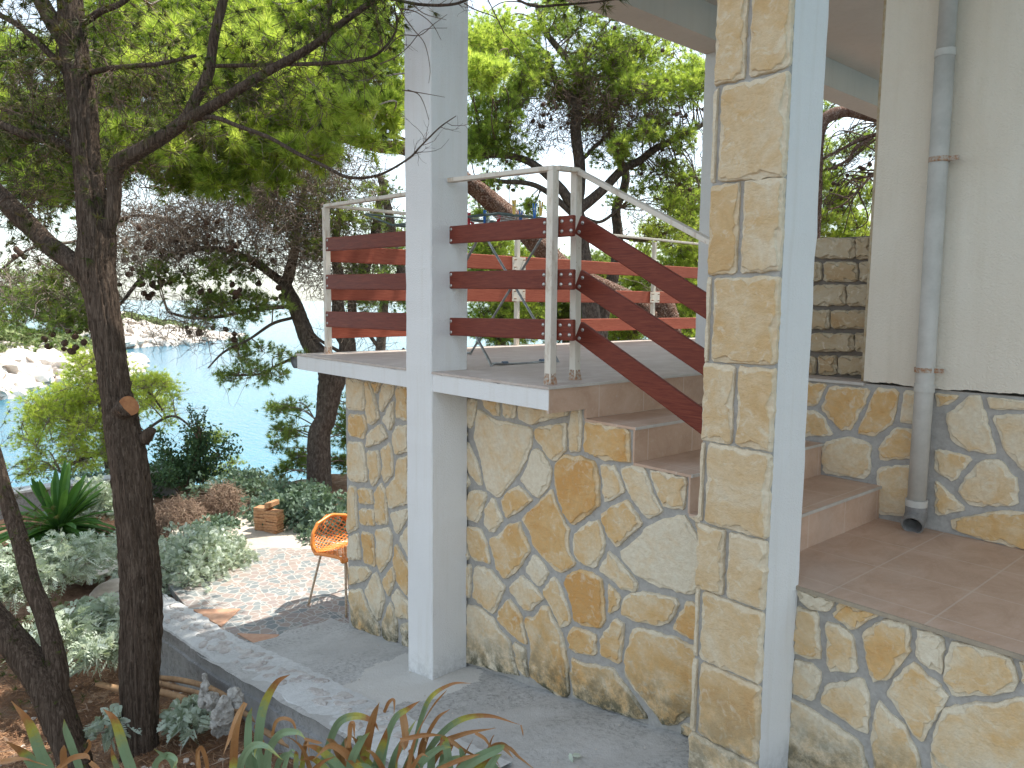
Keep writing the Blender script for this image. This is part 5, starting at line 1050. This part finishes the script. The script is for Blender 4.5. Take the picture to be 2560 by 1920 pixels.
def silver(label, c, r, n, L, seed, mat=M_SILV, wd=.006, name='silver_ragwort', cat='shrub', droop=.3, lobes=5):
    rg = np.random.default_rng(seed); c = np.asarray(c, float); T = thing(name, label, cat, c, 'silver leaved shrubs in the garden bed' if name == 'silver_ragwort' else None); fo = MB(); tw = MB(); C = []; Dd = []
    lob = rg.normal(0, .55, (9, 3)); lob[:, 2] = abs(lob[:, 2])*.5
    for _ in range(n//7):
        e = rg.normal(0, 1, 3); e[2] = abs(e[2]); e = nrm(e); b = c+lob[rg.integers(0, 9)]*r*.55*[1, 1, .6]; rr = rg.uniform(.45, 1.05); p = b+e*r*rr*.62; dd = nrm(e+np.array([0, 0, .5])+rg.normal(0, .25, 3))
        if rg.uniform() < .25: tw.tube([c+(b-c)*.7, (c+p)/2+rg.normal(0, .05, 3)*r, p], [.006, .005, .003], 4, cap=False)
        for _k in range(7): C.append(p+rg.normal(0, .02, 3)); Dd.append(nrm(dd*.5+rg.normal(0, .65, 3)+[0, 0, .15]))
    pinnate(fo, np.array(C), np.array(Dd), L, rg, wd=wd, droop=droop, lobes=lobes); tw.add([c, c+[.01, 0, 0], c+[0, .01, .02]], [(0, 1, 2)]); tw.obj('stems', M_TWIG, T); fo.obj('leaves', mat, T); return T
G = lambda x, y: float(ground_z(np.array([x]), np.array([y]))[0])
def on(px_, py_, z=-2.62): p = PZ(px_, py_, z); return p
silver('broad silver shrub spilling over the patio edge right of the trunk', on(495, 1450), (.86, .62, .66), 13500, .062, 71, wd=.0045)
silver('silver shrub lit white behind the big trunk', on(300, 1425), (.5, .42, .42), 3600, .065, 72, wd=.005)
silver('silver shrub beside the sunlit flat stone', on(195, 1420), (.4, .36, .34), 2800, .065, 73, wd=.005)
silver('feathery silver shrub at the left edge between the two trunks', P(95, 1450, 5.6), (.42, .5, .42), 3000, .09, 74, wd=.0045, droop=.5)
silver('silver shrub in the far left corner behind the forked trunk', P(-20, 1500, 5.4), (.4, .4, .45), 2200, .09, 75, wd=.0045, droop=.5)
silver('large leaved silver plant hanging over the needle litter', P(190, 1590, 5.2), (.36, .34, .26), 700, .13, 76, wd=.009, droop=.8)
silver('silver plant close behind the forked trunk', P(250, 1650, 4.9), (.20, .2, .16), 260, .11, 77, wd=.008, droop=.8)
silver('small grey green plant with white leaf tips in front of the rock', P(462, 1810, 4.4), (.17, .17, .13), 190, .09, 78, wd=.012, droop=.6)
silver('small silver seedling at the foot of the big trunk', P(262, 1830, 4.2), (.12, .12, .10), 90, .08, 79, wd=.012, droop=.6)
silver('upright silver shrub right of the yucca', on(258, 1290, -2.6), (.42, .36, .55), 1900, .09, 80)
silver('grey shrub in shade under the yucca', on(190, 1375, -2.66), (.5, .3, .18), 500, .08, 81, M_GSHR)
for i, (x, y, z, rx, rz, n, lab) in enumerate(((600, 1240, -2.6, .55, .5, 2600, 'grey green shrub left of the clay tile stack'), (700, 1300, -2.5, .6, .55, 3200, 'tall grey green shrub behind the clay tile stack'), (780, 1310, -2.5, .55, .6, 3200, 'grey green shrub below the twin pine'), (850, 1340, -2.5, .6, .58, 3200, 'grey green shrub beside the house corner'), (560, 1330, -2.5, .3, .22, 700, 'small grey shrub beside the dry mounds'), (420, 1210, -2.7, .6, .5, 2400, 'grey green shrub behind the dry mounds'), (200, 1240, -2.7, .5, .42, 1500, 'grey green shrub behind the yucca'))):
    silver(lab, on(x, y, z), (rx, rx, rz), n, .065, 90+i, M_GSHR, .0085, 'artemisia_shrub', droop=.1, lobes=3)
def drymound(label, px_, py_, r, n, seed):
    rg = np.random.default_rng(seed); c = on(px_, py_, -2.55); mb = MB()
    for _ in range(n):
        e = rg.normal(0, 1, 3); e[2] = abs(e[2])*.9; e = nrm(e); p = c+e*np.array(r)*rg.uniform(.65, 1); q, _d = walk(rg, p, e*.6+rg.normal(0, .8, 3)+[0, 0, .2], .13, 4, .5, -.35); w_ = .003
        mb.tube(q, np.linspace(w_, w_*.4, 5), 3, None if 0 else 0, np.array([0, rg.uniform(), 0, 0]), False)
    setp(mb.obj('dry_mound', M_DRY, base=c), label, 'dry plant', 'dried out plant mounds')
drymound('brown dried mound nearer the big trunk', 452, 1325, (.36, .30, .36), 2600, 1); drymound('taller brown dried mound beside the grey shrub', 560, 1295, (.28, .26, .42), 2000, 2); drymound('low brown dried tangle behind the big trunk', 395, 1330, (.26, .22, .30), 1200, 3)
# ---------------------------------------------------------------- yucca
def strap(mb, pts, wpx, D, tones, up=None, fold=.25, tw_=0):
    q = spline(pts, 7); m = len(q); T = np.gradient(q, axis=0); T /= np.linalg.norm(T, axis=1)[:, None]; V = []; A = []
    for i in range(m):
        t = i/(m-1); view = nrm(-q[i]) if up is None else up; s = nrm(np.cross(T[i], view)); ang = tw_*t; b = np.cross(s, T[i]); s2 = s*math.cos(ang)+b*math.sin(ang); w_ = wpx*(1 if t < .55 else max(.04, 1-((t-.55)/.45)**1.7)); w_ *= (.75+.25*min(1, t*4))
        nn = np.cross(T[i], s2); V += [q[i]-s2*w_/2, q[i]+nn*w_*fold*.5, q[i]+s2*w_/2]; tn = np.interp(t, [0, .3, .6, 1], tones) if len(tones) == 4 else tones[0]; A += [(tn, tones[0], 0, 0)]*3
    f = [(3*i+j, 3*i+3+j, 3*i+4+j, 3*i+1+j) for i in range(m-1) for j in range(2)]; mb.add(V, f, np.array(A))
rg = np.random.default_rng(9); yc = PZ(150, 1385, -2.7); Ty = thing('yucca', 'green yucca with arching sword leaves in front of the low wall', 'plant', yc); mb = MB(); yc = yc+[0, 0, .28]
for i in range(150):
    th = rg.uniform(0, 6.283); el = rg.uniform(-.5, 1.3); L = rg.uniform(.5, .80); d = np.array([math.cos(th)*math.cos(el), math.sin(th)*math.cos(el), math.sin(el)]); dr = (1.3-el)*.5*rg.uniform(.5, 1.3)
    p = [yc+d*L*t+np.array([0, 0, -dr*L*t*t]) for t in (0, .3, .6, .85, 1)]; tt = rg.uniform(); strap(mb, p, .066, 1, [tt, tt, tt, tt], up=np.array([0, 0, 1.]) if el < 1.1 else nrm(-yc), fold=.5)
for a_ in mb.a: a_[:, 1] = a_[:, 0]
mb.obj('leaves', M_YUC, Ty); mb = MB(); mb.tube([yc-[0, 0, .3], yc], [.07, .05], 10, .1); mb.obj('stem', M_TWIGD, Ty)
# ---------------------------------------------------------------- iris leaves in the foreground
def iris(label, leaves, base, seed, extra=()):
    rg = np.random.default_rng(seed); T = thing('iris_plant', label, 'plant', base); g_ = MB(); d_ = MB()
    for (pts, w_, kind) in list(leaves)+list(extra):
        D0 = 2.35+rg.uniform(-.12, .12); x0, y0 = pts[0]; x1, y1 = pts[1]; dx, dy = x0-x1, y0-y1; ln = math.hypot(dx, dy)+1e-6
        if kind != 'f': root = (x0+dx/ln*60, y0+170); q = [P(*root, D0)]+[P(x, y, D0-.05*i+rg.normal(0, .01)) for i, (x, y) in enumerate(pts)]
        else: q = [P(x, y, D0-.12-.02*i) for i, (x, y) in enumerate(pts)]
        if kind == 'g': tn = [rg.uniform(.1, .4), .3, .38, .50]
        elif kind == 'b': tn = [.2, .35, .46, .68]
        elif kind == 'h': tn = [.2, .42, .62, .9]
        else: tn = [.72, rg.uniform(.6, .85), .68, rg.uniform(.62, .95)]
        strap(d_ if kind in 'df' else g_, q, w_*2.3/F*1.0, D0, tn, fold=.3, tw_=rg.normal(0, .5) if kind in 'gb' else rg.normal(0, 1.1))
    g_.obj('leaves', M_IRIS, T)
    if d_.n: d_.obj('dry_leaves', M_IRIS, T)
iris('iris clump with brown tipped leaves in the bottom left corner', [([(130, 1950), (100, 1880), (72, 1808), (28, 1752)], 25, 'b'), ([(100, 1960), (78, 1905), (55, 1880), (14, 1852)], 24, 'b'), ([(205, 1950), (180, 1870), (164, 1825), (160, 1798)], 17, 'g'), ([(30, 1960), (10, 1930), (-20, 1900)], 20, 'd')], P(100, 2100, 2.4), 1, [([(130, 1935), (175, 1898), (212, 1890), (226, 1900)], 13, 'f'), ([(0, 1905), (60, 1898), (120, 1915)], 14, 'f'), ([(205, 1893), (222, 1870), (222, 1852), (212, 1862)], 10, 'f'), ([(160, 1930), (158, 1880), (160, 1862)], 15, 'd')])
iris('single broad iris leaf and arching leaves in front of the big trunk', [([(335, 1955), (312, 1880), (287, 1802), (258, 1772)], 24, 'b'), ([(300, 1960), (292, 1920), (282, 1890), (278, 1868)], 12, 'b'), ([(385, 1945), (392, 1905), (418, 1888), (440, 1900), (432, 1925)], 15, 'g'), ([(440, 1960), (430, 1905), (405, 1885), (385, 1872)], 15, 'g')], P(340, 2100, 2.4), 2, [([(225, 1905), (250, 1930), (262, 1955)], 12, 'f')])
def more(x0, x1, n, sd_):
    r_ = np.random.default_rng(sd_); out = []
    for _ in range(n): x = r_.uniform(x0, x1); y = r_.uniform(1850, 1915); dx = r_.normal(0, 35); out.append(([(x-dx*.6, 1975), (x-dx*.1, y+35), (x+dx*.5, y), (x+dx, y+r_.uniform(-10, 40))], r_.uniform(12, 19), r_.choice(['g', 'b', 'h', 'd'])))
    return out
iris('iris fan with folded brown leaves in front of the grey rock', [([(583, 1960), (584, 1900), (590, 1830), (612, 1758)], 19, 'h'), ([(625, 1950), (620, 1880), (622, 1800), (630, 1768)], 19, 'g'), ([(640, 1950), (645, 1860), (658, 1770), (690, 1708), (725, 1686)], 22, 'b'), ([(668, 1950), (672, 1880), (700, 1836), (740, 1830), (764, 1846)], 18, 'g'), ([(598, 1955), (606, 1900), (630, 1866), (665, 1866), (706, 1900)], 17, 'g'), ([(690, 1950), (700, 1900), (726, 1886), (756, 1906)], 15, 'g'), ([(660, 1960), (655, 1900), (640, 1880)], 20, 'g'), ([(520, 1960), (515, 1900), (500, 1868), (492, 1920)], 10, 'd')]+more(540, 790, 9, 5), P(630, 2110, 2.4), 3, [([(614, 1757), (592, 1795), (572, 1850), (556, 1892)], 15, 'f'), ([(680, 1840), (690, 1805), (712, 1796), (735, 1810), (742, 1860)], 9, 'f'), ([(760, 1846), (790, 1855), (806, 1858)], 7, 'f'), ([(498, 1935), (494, 1880), (506, 1862)], 11, 'f')])
big = [([(800, 1950), (820, 1870), (846, 1808), (888, 1790), (930, 1802), (948, 1828)], 19, 'b'), ([(835, 1960), (850, 1895), (868, 1850), (880, 1838)], 24, 'g'), ([(905, 1960), (916, 1870), (934, 1790), (948, 1756)], 24, 'h'), ([(1000, 1960), (1034, 1870), (1052, 1800), (1078, 1742), (1130, 1710), (1178, 1708)], 13, 'b'), ([(960, 1880), (985, 1800), (1020, 1772), (1050, 1752)], 15, 'b'), ([(1040, 1950), (1070, 1880), (1110, 1828), (1160, 1796), (1225, 1790), (1300, 1812)], 16, 'b'), ([(1130, 1960), (1180, 1905), (1245, 1872), (1262, 1862)], 24, 'g'), ([(1130, 1955), (1165, 1880), (1186, 1842)], 8, 'd'), ([(1080, 1960), (1120, 1905), (1170, 1888)], 20, 'g'), ([(940, 1960), (945, 1900), (960, 1850), (966, 1820)], 22, 'b'), ([(975, 1960), (985, 1900), (1010, 1850), (1040, 1800)], 20, 'g'), ([(1025, 1900), (1050, 1820), (1085, 1762), (1118, 1724)], 13, 'd'), ([(870, 1960), (880, 1900), (905, 1850), (925, 1830)], 20, 'g'), ([(1060, 1870), (1090, 1800), (1126, 1772)], 10, 'd'), ([(1160, 1960), (1200, 1900), (1262, 1868), (1300, 1895), (1345, 1930)], 12, 'h'), ([(1020, 1960), (1050, 1910), (1096, 1872), (1130, 1868)], 18, 'g'), ([(770, 1960), (800, 1910), (840, 1890)], 14, 'd'), ([(950, 1960), (920, 1905), (900, 1890)], 16, 'b'), ([(1090, 1880), (1150, 1838), (1240, 1820)], 13, 'd')]
rr_ = np.random.default_rng(12)
for _ in range(34): x = rr_.uniform(820, 1250); y = rr_.uniform(1840, 1925); dx = (x-1010)*.25+rr_.normal(0, 25); big.append(([(x-dx*.6, 1975), (x-dx*.1, y+40), (x+dx*.5, y), (x+dx, y+rr_.uniform(-15, 35))], rr_.uniform(13, 22), rr_.choice(['g', 'b', 'h', 'd', 'h'])))
iris('large tangled iris clump with many dry brown leaves at the bottom centre', big, P(1020, 2120, 2.35), 4, [([(1005, 1775), (1012, 1820), (1014, 1860), (1006, 1875)], 20, 'f'), ([(1120, 1846), (1165, 1878), (1250, 1916)], 12, 'f'), ([(1302, 1812), (1306, 1828), (1308, 1842)], 4, 'f'), ([(1188, 1832), (1215, 1850), (1235, 1890)], 9, 'f'), ([(872, 1870), (876, 1815), (884, 1812), (886, 1850)], 11, 'f'), ([(1000, 1850), (1060, 1838), (1110, 1838)], 11, 'f'), ([(960, 1782), (972, 1756), (985, 1752), (985, 1790)], 9, 'f'), ([(1080, 1930), (1150, 1900), (1200, 1885)], 11, 'f')])
# ---------------------------------------------------------------- stones, branches, litter
rg = np.random.default_rng(17)
def rock(name, label, c, s, mat, seed, cat='rock', extra=()):
    r_ = np.random.default_rng(seed); mb = MB(); rockmesh(mb, np.asarray(c), np.asarray(s), r_)
    for (o_, s_) in extra: rockmesh(mb, np.asarray(c)+o_, np.asarray(s_), r_)
    o = mb.obj(name, mat, base=np.asarray(c)-[0, 0, s[2]]); m_ = o.modifiers.new('s', 'SUBSURF'); m_.levels = 1; m_.render_levels = 1; setp(o, label, cat)
    if mat is M_GREYR:
        m_.levels = m_.render_levels = 3; tx = bpy.data.textures.new('pits', 'CLOUDS'); tx.noise_scale = .035; tx.noise_depth = 3; dm = o.modifiers.new('d', 'DISPLACE'); dm.texture = tx; dm.strength = .045
    return o
rc = P(555, 1775, 4.15)
rock('garden_rock', 'pitted grey rock with a pointed horn standing in front of the kerb', rc, (.095, .10, .10), M_GREYR, 2, extra=[((-.06, -.075, .11), (.035, .035, .12)), ((.04, .06, .06), (.06, .06, .07)), ((.01, 0, -.10), (.08, .08, .09)), ((-.03, -.05, .03), (.06, .07, .08))])
for nm, lab, px_, py_, D_, s_, sd_ in (('flat_stone', 'white sunlit flat stone slab behind the trunks', 228, 1420, 6.2, (.26, .22, .03), 4), ('flat_stone', 'pale slab under the sunlit flat stone', 262, 1470, 6.3, (.22, .18, .05), 5)): rock(nm, lab, P(px_, py_, D_), s_, M_ROCK, sd_, 'stone')
rock('garden_rock', 'yellowish boulder half hidden behind the big trunk', P(262, 1555, 6.2), (.11, .1, .13), m_simple('mossy stone', (.42, .38, .26), .9, c2=(.25, .24, .15), sc=14, bump=.8), 6)
rock('garden_rock', 'dark grey boulder touching the big trunk on its left', P(300, 1560, 6.0), (.07, .07, .10), M_GREYR, 7)
def stick(label, pts, grp='cut branches lying along the kerb'):
    mb = MB(); q = spline([list(P(x, y, D_))+[r*D_/F] for x, y, D_, r in pts], 8); mb.tube(q[:, :3], q[:, 3], 10, .04, seed=int(pts[0][0])); setp(mb.obj('cut_branch', M_LOG, smooth=True), label, 'branch', grp)
stick('tan cut branch passing behind the big trunk', [(243, 1708, 4.9, 7), (300, 1722, 4.85, 8), (400, 1730, 4.8, 8), (470, 1752, 4.6, 8), (520, 1790, 4.5, 7)])
stick('grey cut branch closest to the kerb', [(398, 1694, 5., 6), (450, 1700, 4.95, 7), (520, 1718, 4.8, 7), (600, 1760, 4.6, 6)])
stick('middle tan cut branch between the grey one and the rock', [(396, 1708, 4.95, 7), (450, 1722, 4.85, 7), (530, 1745, 4.7, 7), (640, 1800, 4.5, 7), (700, 1850, 4.35, 7)])
stick('short pale branch near the iris fan', [(640, 1815, 4.3, 7), (690, 1845, 4.2, 8), (740, 1872, 4.1, 7)])
lit = MB(); n = 60000; x = rg.uniform(-7.5, -1.6, n); y = rg.uniform(-.4, 1.66, n); C = np.stack([x, y, ground_z(x, y)+.006], 1); th = rg.uniform(0, 6.283, n); d = np.stack([np.cos(th), np.sin(th), rg.normal(0, .14, n)], 1); s = np.stack([-np.sin(th), np.cos(th), rg.normal(0, .3, n)], 1)*.0019; L = rg.uniform(.035, .085, n)[:, None]
V = np.stack([C-s, C+s, C+d*L], 1).reshape(-1, 3); A = np.zeros((3*n, 4)); A[:, 1] = np.repeat(rg.uniform(0, 1, n), 3); lit.add(V, np.arange(3*n).reshape(n, 3), A)
setp(lit.obj('needle_litter', m_leaf('brown needle litter', (.20, .09, .045), (.42, .24, .13), (.62, .46, .32), .1, .9, 3), base=(-4, 1, -2.5)), 'brown pine needle litter covering the garden bed', 'litter', kind='stuff')
dl = MB(); n = 260; x = rg.uniform(-5.6, -2., n); y = rg.uniform(-.2, 1.6, n); leafquads(dl, np.stack([x, y, ground_z(x, y)+.015], 1), .022, rg, flat=.35)
for _ in range(90):
    x0_, y0_2 = rg.uniform(-5.6, -2.2), rg.uniform(-.2, 1.6); a_ = rg.uniform(0, 6.28); L_ = rg.uniform(.08, .35); c = np.array([x0_, y0_2, G(x0_, y0_2)+.012]); e_ = np.array([math.cos(a_)*L_, math.sin(a_)*L_, .01]); dl.tube([c, c+e_*.5+[0, 0, .01], c+e_], [.003, .0028, .0015], 4, a=np.array([0, rg.uniform(.5, 1), 0, 0]), cap=False)
setp(dl.obj('dead_leaves', M_DRY, base=(-4, 1, -2.5)), 'dry leaves and small twigs strewn over the garden bed', 'litter', kind='stuff')
peb = MB()
for _ in range(230):
    x, y = rg.uniform(-6, -2.4), rg.uniform(.1, 1.6); s = rg.uniform(.008, .026); rockmesh(peb, np.array([x, y, G(x, y)+s*.3]), np.array([s, s*.8, s*.5]), rg)
for _ in range(60): x, y = rg.uniform(-4.4, -1.6), rg.uniform(1.98, 2.55); s = rg.uniform(.003, .007); rockmesh(peb, np.array([x, y, ramp(x)+.002]), np.array([s, s, s*.5]), rg)
setp(peb.obj('pebbles', M_ROCK, base=(-4, 1, -2.5)), 'small pale pebbles and chips scattered on soil and path', 'pebbles', kind='stuff')
# silvery dead leaf on the path
mb = MB(); c = PZ(1420, 1875, -1.87); c = np.array([c[0], c[1], ramp(c[0])+.012]); pinnate(mb, c[None, :], np.array([[.8, -.3, .15]]), .07, rg, .5, 4, .008, .2); pinnate(mb, c[None, :]+[.01, .01, .004], np.array([[.7, .5, .1]]), .05, rg, .5, 3, .008, .2); setp(mb.obj('fallen_leaf', M_SILV), 'silvery fallen leaf lying on the concrete path', 'leaf')
